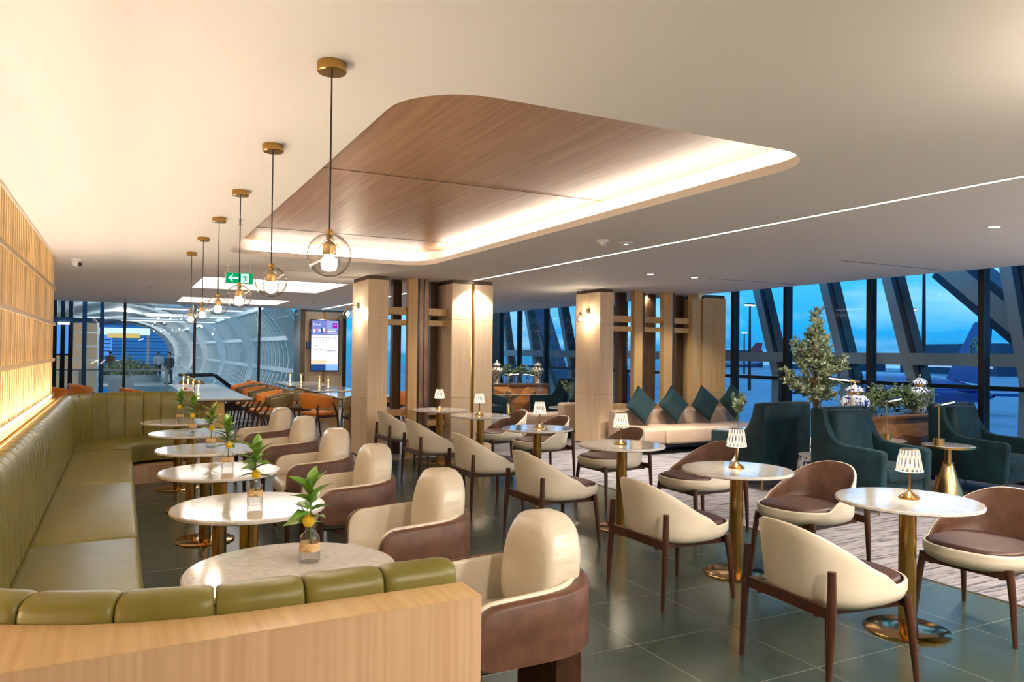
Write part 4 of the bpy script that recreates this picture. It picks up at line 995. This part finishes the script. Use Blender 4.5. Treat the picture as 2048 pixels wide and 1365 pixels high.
text(t,'offer_text','70%',-.14,.05,.10,pale); text(t,'offer_text','50%',.15,.05,.10,pale); text(t,'offer_text','30%',.15,-.29,.10,pale); text(t,'app_icon_text','now',.262,.525,.05,scr)
text(t,'header_text','Coral',-.21,.53,.09,scr)
t=thing('wall_intercom','small dark wall device beside the display screen','wall device',(4.36,20.22,1.66)); ob('device_body',B(-.035,.035,-.03,.03,-.10,.10,.006),darkp,t,False); ob('device_screen',B(-.025,.025,-.032,-.03,-.03,.08),nav,t,False)
tag(ob('cable',TU([(5.12,20.2,2.35),(5.2,20.18,2.42),(5.28,20.17,2.5),(5.27,20.2,2.6)],.008),cordm),'black cable looping from the screen top to the ceiling','cable')
# ================================================================== outside the windows (dusk apron)
apron=mat('wet_apron',(.26,.36,.42),.75,col2=(.38,.48,.54),scale=(.05,.05,1),detail=6)
bm=bm_(); box(bm,11,420,-120,420,-6.2,-6.0); struct('ground_outside',bm,apron)
bluep=mat('plane_blue',(.015,.05,.26),.25,coat=.4); whitepn=mat('plane_white',(.55,.62,.72),.3); redp=mat('plane_red',(.42,.03,.06),.35); goldp=mat('plane_gold',(.45,.36,.10),.4)
# leaning facade columns: I-section, room light painted into pale flange, shade into blue web
def lean_col(label,yt,yb,zt=4.2,zb=-3,x=10.75,w=.20):
    t=thing('facade_column',label,'column',(x,0,0)); t['kind']='structure'
    z=lambda q:(yt+(yb-yt)*(2.69-q)/(2.69-1.2)) if q>1.2 else yb-(1.2-q)*-.05
    a,m_,b=(0,z(zt),zt),(0,z(1.2),1.2),(0,z(1.2)+.1,zb)
    for nm,dy,ww,hh,mm in (('flange',0,.15,w,steel),('web',-.125,.11,.16,steelb),('flange',-.18,.035,w,black)):
        q=bm_()
        for p1,p2 in ((a,m_),(m_,b)): beam(q,(p1[0],p1[1]+dy,p1[2]),(p2[0],p2[1]+dy,p2[2]),ww,hh,up=(1,0,0))
        ob(nm,q,mm,t,False)
yr=10.75/10
for k,(yt,yb) in enumerate([(9.85,9.42),(8.42,8.02),(7.30,6.92),(5.63,5.40),(12.3,11.9),(14.6,14.1),(16.6,16.1),(18.4,17.9),(19.9,19.5),(21.4,21.0)]):
    lean_col('leaning steel facade column outside the glazing',yt*yr,yb*yr)
def brace(label,p,q,w=.5):
    t=thing('facade_brace',label,'brace',(0,0,0)); t['kind']='structure'; b=bm_(); beam(b,p,q,w,.5,up=(1,0,0)); ob('box_section',b,steelb,t,False)
    b=bm_(); d=Vector((0,.0,-.30)); beam(b,Vector(p)+Vector((-.26,0,0)),Vector(q)+Vector((-.26,0,0)),w*.55,.02,up=(1,0,0)); ob('face_plate',b,steel,t,False)
brace('big diagonal steel brace outside',(11.2,7.15,2.95),(11.2,4.9,.95)); brace('big diagonal steel brace outside',(11.6,5.7,3.3),(11.6,3.0,2.2)); 
for k,(a,b) in enumerate([(17.5,15.2),(20.5,18.2)]): brace('big diagonal steel brace outside',(11.3,a,3.2),(11.3,b,-.5))
bm=bm_(); box(bm,10.62,10.85,-2,26,1.42,1.60); struct('trim_20',bm,steel)
t=thing('handrail','dark handrail along the outside ledge','railing',(10.5,0,0)); t['kind']='structure'
ob('rail',B(-.03,.03,-2,26,1.10,1.16),black,t,False)
for y in range(-1,26,2): ob('post',B(-.02,.02,y-.03,y+.03,-1,1.10),steel,t,False)
# airliner
def airliner(label,loc,rz,fin,body,sc=1,emblem=False):
    t=thing('airliner',label,'aircraft',loc,rz); t.scale=(sc,sc,sc)
    b=LA([(0,0),(.4,.3),(1.0,1.2),(1.6,3),(1.95,6),(1.95,26),(1.7,31),(1.1,36),(.5,39),(.15,40)],28); bmesh.ops.rotate(b,verts=b.verts,cent=(0,0,0),matrix=Matrix.Rotation(PI/2,3,'Y')); ob('fuselage',b,body,t)
    b=prismY(bm_(),[(30.5,1.6),(36.5,8.4),(39.6,8.4),(38.6,1.2)],-.18,.18); ob('tail_fin',bevel_all(b,.05),fin,t,False)
    for s in (-1,1):
        b=poly(bm_(),[(34,s*.6),(37.6,s*6.2),(39,s*6.2),(37.8,s*.6)],.5,.75); ob('stabilizer',b,body,t,False)
        b=poly(bm_(),[(13,s*1.5),(22,s*17),(23.6,s*17),(20.5,s*1.5)],-.9,-.5); ob('wing',b,body,t,False)
        b=LA([(0,0),(.75,.1),(.95,.8),(.8,3),(.4,3.8)],20); bmesh.ops.rotate(b,verts=b.verts,cent=(0,0,0),matrix=Matrix.Rotation(PI/2,3,'Y')); bmesh.ops.translate(b,verts=b.verts,vec=(14.5,s*5.5,-2)); ob('engine',b,body,t)
    for x in (5,18): ob('landing_gear',TU([(x,0,-1.6),(x,0,-4.0)],.3),black,t)
    if emblem:
        for s in (-1,1):
            b=bm_()
            for rr,dx in ((1.0,0),(.6,.25),(1.25,.3)): tube(b,[(36.6+dx+rr*CO(a)*.8,s*.2,4.9+rr*S(a)*1.3) for a in [k*PI/9 for k in range(0,15)]],.09,6)
            ob('tail_emblem',b,goldp,t)
airliner('blue tailed airliner parked on the apron outside, tail toward the window',(100.4,81.3,-2.6),4.213,bluep,bluep,.95,True)
airliner('distant airliner with a dark red tail fin, far across the apron',(280,330,-2.0),math.radians(-75),redp,whitepn,1.15)
# masts
def mast(label,loc,h):
    t=thing('light_mast',label,'light mast',loc,group='apron light masts'); ob('pole',TU([(0,0,0),(0,0,h)],[.35,.2],8),black,t); ob('crossarm',B(-1.3,1.3,-.15,.15,h,h+.25),black,t,False)
    for x in (-1,0,1): ob('floodlight',B(x-.28,x+.28,-.2,.2,h-.25,h),apronl,t,False)
for k,(px,d,h,w) in enumerate([((9.75,9.85),12,18,'seen in the first window bay past the sofa'),((9.75,6.62),11,22,'tall one with a flared glow beside a leaning column'),((9.75,6.8),16,18,'shorter one beside the leaning column'),((9.75,5.25),12,19,'at the frame edge beyond the diagonal brace'),((9.75,8.0),20,16,'distant one between leaning columns'),((9.75,9.98),22,16,'distant one near the red tail fin')]):
    mast('slim apron light mast, '+w,(px[0]*d,px[1]*d,-6),h)
for k in range(5):
    t=thing('terminal_building','long low airport building on the dark horizon','building',(330,40+k*80,-6),math.radians(-20)); t['group']='buildings on the horizon'
    ob('block',B(-15,15,-30,30,0,7+3*(k%3)),steelb,t,False); ob('lit_band',B(-15.2,-15,-28,28,3,3.8),emit('far_window_glow',(.45,.65,1),.7) if 'far_window_glow' not in bpy.data.materials else bpy.data.materials['far_window_glow'],t,False)
def car(label,loc,rz):
    t=thing('apron_truck',label,'vehicle',loc,rz,group='vehicles on the apron'); ob('truck_body',B(-3,1.2,-1.1,1.1,.6,2.8,.1),whitepn,t,False); ob('cab',B(1.3,3,-1.05,1.05,.6,2.3,.15),whitepn,t,False); ob('windscreen',B(2.98,3.02,-.9,.9,1.5,2.1),darkp,t,False)
    for x in (-2,2):
        for y in (-1,1): b=LA([(0,-.15),(.5,-.15),(.5,.15),(0,.15)],16); bmesh.ops.rotate(b,verts=b.verts,cent=(0,0,0),matrix=Matrix.Rotation(PI/2,3,'X')); bmesh.ops.translate(b,verts=b.verts,vec=(x,y,.5)); ob('wheel',b,black,t)
car('white service truck on the apron below the first window bays',(36,38,-6),.6); car('white service truck on the apron below the leaning columns',(46,40,-6),2.2)
# ================================================================== airport concourse beyond the far glass
conc=mat('concourse_floor',(.32,.33,.34),.25,col2=(.40,.41,.42),scale=(.6,.6,1)); skyglass=thin_glass('dusk_facade_glass',(.85,.52,.36),1.35,boost=.8); greyc=mat('concourse_ceiling',(.34,.36,.37),.7)
bm=bm_(); box(bm,-22,2.6,YF+.2,26,-.35,-.25); box(bm,-22,2.6,44,95,-.55,-.45); struct('floor_concourse',bm,conc)
TCX,TCZ,TRX,TRZ=0.0,1.2,4.6,2.87
def tp(a,y,k=0): return (TCX+(TRX+k)*CO(a),y,TCZ+(TRZ+k*.62)*S(a))
aa=[math.radians(-80+k*4) for k in range(70)]
bm=bm_(); grid(bm,lambda i,j:tp(aa[i],(20.6,90)[j]),33,2); struct('wall_concourse',bm,skyglass,smooth=True)
bm=bm_(); grid(bm,lambda i,j:tp(aa[32+i],(20.6,90)[j],0),38,2); struct('ceiling_concourse',bm,greyc,smooth=True)
bm=bm_()
for k in range(96):
    y=20.8+k*.72
    for a,b in zip(aa[:32],aa[1:33]): beam(bm,tp(a,y,-.04),tp(b,y,-.04),.08,.08,up=(0,1,0))
for a in (-62,-43,-24,-6,14,34):
    q=math.radians(a); beam(bm,tp(q,20.6,-.07),tp(q,90,-.07),.13,.13)
struct('trim_21',bm,whites)
for k in range(8):
    y=21.5+9*k; bm=bm_(); A=[math.radians(v) for v in range(-30,100,4)]
    def f(i,j):
        w=.38*max(.05,S(PI*min(1,(i+.5)/len(A))))
        q=((-.06,-.25),(-.06-w,0),(-.06,.25))[j]; return tp(A[i],y+q[1],q[0])
    grid(bm,f,len(A),3,cv=True); struct('trim_%d'%(22+k),bm,whites)
bm=bm_(); box(bm,4.45,4.6,20.35,20.6,-.3,3.4); struct('trim_40',bm,whites)
endg=emit('dusk_end_glazing',(.02,.12,.36),1.0)  # dusk sky behind the end glass, put in as a glow
bm=bm_(); box(bm,-8,8,90,90.3,-4,6); struct('wall_concourse_end',bm,endg)
bm=bm_()
for k in range(16): box(bm,-5,5,89.9,90,-1+k*.35,-.94+k*.35)
struct('trim_41',bm,steelb)
scb=emit('board_blue',(.10,.32,.85),.8); scw=emit('board_white',(.62,.80,1),1.0)
for k in range(14):
    x,y,z=(1.3+.55*(k%4)+.25*(k//4),34+9*(k//4)+2*(k%3),2.75+.16*(k%3)-.1*(k%4)); tag(ob('concourse_lamp',LA([(0,-.05),(.035,-.02),(.04,.02),(0,.045)],10),dim,loc=(x,y,z)),'small round lamp glowing in the concourse beyond the glass','lamp','lamps in the concourse')
for k,(x,y,z,w) in enumerate([(1.95,23.2,2.62,2.3),(1.9,26.5,2.55,2.5),(1.55,31,2.52,3.2),(.2,40,2.9,4.4)]):  # glowing strips that stand in for ceiling panel reflections in the glass
    t=thing('reflection_strip','long glowing strip made for a ceiling panel reflection, %s beyond the glass'%['first','second','third','fourth'][k],'light',(x,y,z)); ob('diffuser',B(-w/2,w/2,-.10,.10,0,.03),emit('strip_glow%d'%k,(1,.97,.92),1.0),t,False); ob('housing',B(-w/2-.05,w/2+.05,-.13,.13,.03,.08),whites,t,False)
t=thing('departure_board','white and blue glowing board high in the concourse','sign',(-.6,68,0)); ob('board_panel',B(-1.5,2.6,0,.3,2.55,3.1),scw,t,False); ob('board_panel',B(-1.5,-.1,.3,.4,.9,2.5),scb,t,False); ob('support_post',B(-1.45,-1.3,.0,.3,-.45,2.55),steel,t,False); ob('support_post',B(2.4,2.55,0,.3,-.45,2.55),steel,t,False)
for z in (1.2,1.5,1.8,2.1): ob('board_row',B(-1.4,-.2,.27,.3,z,z+.10),nav,t,False)
t=thing('ring_kiosk','round kiosk with a yellow lit ring sign in the concourse','kiosk',(.1,58,-.45)); ob('ring_sign',LA([(1.0,2.65),(1.0,2.95),(.92,2.95),(.92,2.65),(1.0,2.65)],36),emit('ring_yellow',(.85,.62,.22),.7),t); ob('counter',LA([(0,0),(.9,0),(.9,1.1),(0,1.1)],32),greyc,t); ob('canopy_post',LA([(.08,1.1),(.08,2.7)],12),steel,t)
t=thing('planter_bed','round planting bed with pale green shrubs in the concourse','planter',(.4,50,-.45)); ob('planter',LA([(0,0),(1.7,0),(1.7,.4),(0,.4)],32),greyc,t); r=random.Random(8); f=bm_()
def fnp(): a=r.uniform(0,6.28); q=1.6*math.sqrt(r.random()); return Vector((q*CO(a),q*S(a),.4+1.2*r.random()*(1-q/2.2))),rdir(r)
leaves(f,1000,fnp,.2,.05,r); ob('foliage',f,leafd,t,False)
# glass balustrade beyond the far wall
t=thing('glass_balustrade','steel framed glass balustrade standing beyond the far glass wall','railing',(0,23.6,-.25))
for z in (1.15,.42,.2): ob('rail',B(-4.6,1.2,-.025,.025,z,z+.05),steel,t,False)
for x in (-4.6,-3.4,-2.2,-1.0,.2,1.15): ob('post',B(x-.03,x+.03,-.03,.03,0,1.2),steel,t,False)
ob('glass_panel',B(-4.6,1.2,-.004,.004,.5,1.12),glassw,t,False)
# lift shaft on the far left
t=thing('lift_shaft','dark steel framed glass lift shaft beyond the far glass','lift shaft',(-1.2,22.0,-.25))
for x in (-.6,-.30,-.12,.05,.35,.74):
    ob('post',B(x-.05,x+.05,-.05,.05,0,3.8),steelb if x>.3 else black,t,False)
ob('glass_wall',B(.37,.72,.0,.01,0,3.8),glassw,t,False)
for z in (2.42,.35): ob('crossbeam',B(-2.2,.8,-.06,.06,z,z+.12),steelb,t,False)
ob('lamp_head',B(-.22,.02,-.1,.1,2.36,2.41),dim,t,False)
t=thing('shop_shelf','warmly lit stacked shop shelves seen through the lift shaft','shelf',(-1.55,25.5,-.25)); 
for z in (.2,.6,1.0,1.4,1.8,2.2): ob('shelf_board',B(-.9,.9,-.2,.2,z,z+.04),whitep,t,False)
ob('back_panel',B(-.9,.9,.2,.24,0,2.5),emit('shelf_glow',(1,.74,.52),.25),t,False)
for s in (-.92,.9): ob('side_panel',B(s,s+.03,-.2,.24,0,2.5),whitep,t,False)
t=thing('advert_screen','bright blue screen behind the lift shaft','screen',(-2.0,25.0,1.85)); ob('panel',B(-.7,.7,0,.08,-.5,.5),scb,t,False); ob('frame',B(-.75,.75,.08,.14,-.55,.55),black,t,False)
t=thing('sign_stand','white freestanding notice stand by the balustrade','sign',(.0,22.4,-.25)); ob('notice_panel',B(-.3,.3,0,.04,.25,1.0),whitep,t,False); ob('foot',B(-.25,.25,-.15,.2,0,.03),steel,t,False); ob('stem',B(-.03,.03,.04,.08,.0,.3),steel,t,False)
# escalator sides
t=thing('escalator','escalator with glass sides beyond the black mullion','escalator',(1.6,25,-.3))
for s in (0,1.1): ob('side_panel',prismY(bm_(),[(0,0),(0,1.0),(1.0,1.0),(3.4,-.9),(3.4,-1.9),(.9,0)],s,s+.05),glassw,t,False); ob('handrail',TU([(0,s,1.0),(1.0,s,1.02),(3.4,s,-.88)],.04),black,t)
ob('step_band',prismY(bm_(),[(0,-.1),(0,.05),(.9,.05),(3.4,-1.9),(3.4,-2.1)],.05,1.1),steel,t,False)
# people in the concourse
skin=mat('skin',(.35,.20,.13),.5); jean=mat('dark_trousers',(.035,.045,.07),.8); shirt=mat('brown_jacket',(.16,.10,.07),.8); hairm=mat('dark_hair',(.012,.01,.009),.6); darkc=mat('dark_coat',(.03,.032,.04),.8); shoem=mat('dark_shoes',(.01,.01,.01),.5)
def person(label,loc,rz,pose,cm,lm):
    """one skinned body; clothing and hair are children"""
    t=thing('person',label,'person',loc,rz)
    a,l=pose
    J=dict(pel=(0,0,.93),sp=(.0,0,1.15),ch=(.01,0,1.36),nk=(.02,0,1.50),hd=(.03,0,1.62),ht=(.03,0,1.73))
    V=[];E=[];R=[]
    def add(p,r,par=None):
        V.append(p);R.append(r)
        if par is not None:E.append((par,len(V)-1))
        return len(V)-1
    pe=add(J['pel'],(.13,.10)); s=add(J['sp'],(.12,.09),pe); c=add(J['ch'],(.14,.10),s); nk=add(J['nk'],(.05,.05),c); h=add(J['hd'],(.08,.09),nk); add(J['ht'],(.06,.07),h)
    for k,sy in enumerate((-1,1)):
        hp=add((0,sy*.09,.88),(.085,.085),pe); kn=add((l[k]*.5+.03,sy*.10,.50),(.058,.058),hp); an=add((l[k]-.02,sy*.10,.09),(.04,.04),kn); add((l[k]+.15,sy*.105,.04),(.035,.03),an)
        sh=add((0,sy*.19,1.40),(.055,.055),c); el=add((a[k][0]*.5-.03,sy*.25,1.13),(.042,.042),sh); wr=add((a[k][0],sy*(.22),a[k][1]),(.028,.028),el); pm=add((a[k][0]+.05,sy*.21,a[k][1]-.05),(.03,.018),wr)
        for q in range(4): add((a[k][0]+.10-.01*abs(q-1.5),sy*.21+(q-1.5)*.018,a[k][1]-.11),(.008,.008),pm)
        add((a[k][0]+.08,sy*.21-sy*.045,a[k][1]-.06),(.009,.009),pm)
    me=bpy.data.meshes.new('body'); me.from_pydata(V,E,[]); o=bpy.data.objects.new('body',me); C.objects.link(o); o.parent=t; me.materials.append(skin)
    md=o.modifiers.new('skin','SKIN'); 
    for i,r in enumerate(R): me.skin_vertices[0].data[i].radius=r
    me.skin_vertices[0].data[0].use_root=True; o.modifiers.new('sub','SUBSURF').levels=2
    b=LA([(.15,.86),(.155,1.0),(.15,1.15),(.165,1.32),(.15,1.43),(.07,1.49)],20,sx=.78,sy=1.25); ob('jacket',b,cm,t)
    b=bm_()
    for k,sy in enumerate((-1,1)): tube(b,[(0,sy*.20,1.42),(a[k][0]*.5-.03,sy*.255,1.13),(a[k][0]-.01,sy*.223,a[k][1]+.03)],[.075,.06,.045],10)
    ob('sleeve',b,cm,t)
    b=bm_()
    for k,sy in enumerate((-1,1)): tube(b,[(0,sy*.085,.95),(l[k]*.5+.03,sy*.10,.50),(l[k]-.02,sy*.10,.10)],[.115,.078,.06],12)
    ob('trousers',b,lm,t)
    for k,sy in enumerate((-1,1)): ob('shoe',B(l[k]-.08,l[k]+.2,sy*.10-.05,sy*.10+.05,0,.085,.03),shoem,t)
    b=bm_(); bmesh.ops.create_uvsphere(b,u_segments=16,v_segments=10,radius=.105)
    for v in b.verts: v.co=Vector((v.co.x*1.05,v.co.y*.92,v.co.z*1.05))
    bmesh.ops.delete(b,geom=[v for v in b.verts if v.co.x>.055 and v.co.z<.045],context='VERTS'); bmesh.ops.translate(b,verts=b.verts,vec=(.015,0,1.665)); ob('hair',b,hairm,t)
person('person in a brown jacket and dark trousers walking behind the balustrade',(-.66,56,-.45),PI/2+.4,(((.22,1.10),(.15,.98)),(.22,-.22)),shirt,jean)
person('person in dark clothes standing far in the concourse by the kiosk',(2.35,46,-.45),-2.2,(((.1,.92),(.05,.90)),(.05,-.05)),darkc,jean)
person('person in a pale top and dark trousers beside the escalator',(2.1,54,-.45),-PI/2,(((.12,.95),(.18,1.0)),(.12,-.12)),whitepn,jean)
# ================================================================== lights, sky, camera
lamp('uplight_lamp','AREA',(-.675,5.6,.975),30,(1,.88,.74),(PI,.12,0),shape='RECTANGLE',size=.10,size_y=8.6)
for x,y,e in ((1.6,-1.3,120),(4.2,-1.0,120),(6.4,-.9,110),(2.8,.3,90),(5.4,.6,70)):  # unseen spots behind the camera, added as front fill
    lamp('downlight_or_fill','SPOT',(x,y,CZ-.03),e,(1,.88,.75),(math.radians(28),0,math.radians(0)),spot_size=math.radians(125),spot_blend=.7,shadow_soft_size=.12)
lamp('pillar_wash_spot','SPOT',(4.67,10.2,2.58),30,(1,.92,.8),spot_size=math.radians(110),spot_blend=.5,shadow_soft_size=.02)
lamp('pillar_wash_spot','SPOT',(4.78,19.9,2.58),40,(1,.92,.8),spot_size=math.radians(110),spot_blend=.5,shadow_soft_size=.02)  # added spot brightening the screen pillar, in place of the light line's end
for lx,ly,tx,ty in ((8.95,5.75,8.4,6.5),(7.05,5.75,8.3,7.2),(7.4,8.9,8.2,9.9)):
    d=Vector((tx-lx,ty-ly,-1.5)); q=d.to_track_quat('-Z','Y').to_euler(); lamp('spot_downlight','SPOT',(lx,ly,2.58),42,(1,.93,.82),tuple(q),spot_size=math.radians(70),spot_blend=.6,shadow_soft_size=.03)
lamp('unseen_warm_glow','POINT',(8.9,1.9,2.0),55,(1,.88,.76),shadow_soft_size=.08)  # unseen warm lamp added to brighten the window-side ceiling
lamp('unseen_warm_glow','POINT',(6.6,.6,2.0),45,(1,.88,.74),shadow_soft_size=.08)  # another added fill lamp with no fitting, out of view
lamp('unseen_warm_glow','POINT',(3.1,.9,2.2),11,(1,.84,.66),shadow_soft_size=.05)  # off-frame wall lamp that throws the streaks on the ceiling
for x,y,e in ((6.4,12.6,70),(8.2,15.4,70),(5.9,17.5,60),(-1.5,13.5,60),(-3,17,60),(8.3,10.9,25)):  # unseen ceiling spots without fittings, lighting the far area
    lamp('downlight_or_fill','SPOT',(x,y,CZ-.03),e,(1,.91,.78),spot_size=math.radians(110),spot_blend=.6,shadow_soft_size=.06)
for x,y,z,e in ((.8,24.5,3.2,60),(-.5,34,3.7,90),(-.3,45,3.7,130),(0,58,3.7,180),(0,72,3.7,160)):
    lamp('concourse_floodlight','POINT',(x,y,z),e,(.90,.95,1),shadow_soft_size=.4)
w=bpy.data.worlds.new('dusk'); bpy.context.scene.world=w; w.use_nodes=True; t=w.node_tree; t.nodes.clear(); L=t.links.new
tc=N(t,'ShaderNodeTexCoord'); sp=N(t,'ShaderNodeSeparateXYZ'); L(tc.outputs['Generated'],sp.inputs[0])
r=N(t,'ShaderNodeValToRGB'); e=r.color_ramp.elements; e[0].position=0; e[0].color=(.02,.16,.30,1); e[1].position=.6; e[1].color=(.01,.14,.38,1); x=e.new(.035); x.color=(.012,.235,.47,1); x=e.new(.10); x.color=(.045,.31,.56,1); x=e.new(.28); x.color=(.065,.33,.62,1)
L(sp.outputs[2],r.inputs[0])
mp=N(t,'ShaderNodeMapping'); mp.inputs['Scale'].default_value=(3,3,16); L(tc.outputs['Generated'],mp.inputs[0]); n=N(t,'ShaderNodeTexNoise'); n.inputs['Scale'].default_value=1.3; n.inputs['Detail'].default_value=7; n.inputs['Distortion'].default_value=.4; L(mp.outputs[0],n.inputs[0])
cr=N(t,'ShaderNodeValToRGB'); q=cr.color_ramp.elements; q[0].position=.45; q[0].color=(0,0,0,1); q[1].position=.72; q[1].color=(1,1,1,1); L(n.outputs[0],cr.inputs[0])
mx=N(t,'ShaderNodeMix',data_type='RGBA'); mx.inputs[7].default_value=(.27,.45,.62,1); L(cr.outputs[0],mx.inputs[0]); L(r.outputs[0],mx.inputs[6])
bg=N(t,'ShaderNodeBackground'); bg.inputs[1].default_value=1.75; L(mx.outputs[2],bg.inputs[0]); wo=N(t,'ShaderNodeOutputWorld'); L(bg.outputs[0],wo.inputs[0])
cam=bpy.data.cameras.new('camera'); co=bpy.data.objects.new('camera',cam); C.objects.link(co); bpy.context.scene.camera=co
F,YAW,PIT,ROL=1513.28,.475821,.0142407,.0113677
cam.sensor_fit='HORIZONTAL'; cam.sensor_width=36; cam.lens=F/2048*36; cam.clip_start=.05; cam.clip_end=2000
Fv=Vector((S(YAW)*CO(PIT),CO(YAW)*CO(PIT),S(PIT))); r0=Vector((CO(YAW),-S(YAW),0)); u0=r0.cross(Fv)
rr=r0*CO(ROL)+u0*S(ROL); uu=u0*CO(ROL)-r0*S(ROL)
co.matrix_world=Matrix(((rr.x,uu.x,-Fv.x,0),(rr.y,uu.y,-Fv.y,0),(rr.z,uu.z,-Fv.z,1.55),(0,0,0,1)))
sc=bpy.context.scene; sc.view_settings.view_transform='Standard'; sc.view_settings.look='None'; sc.view_settings.gamma=1; sc.view_settings.exposure=EXPO
sc.cycles.max_bounces=8; sc.cycles.diffuse_bounces=4; sc.cycles.glossy_bounces=4; sc.cycles.transparent_max_bounces=24; sc.cycles.transmission_bounces=6
sc.cycles.caustics_reflective=False; sc.cycles.caustics_refractive=False; sc.cycles.sample_clamp_indirect=4.0; sc.cycles.sample_clamp_direct=0; sc.cycles.use_denoising=True; sc.cycles.blur_glossy=.5
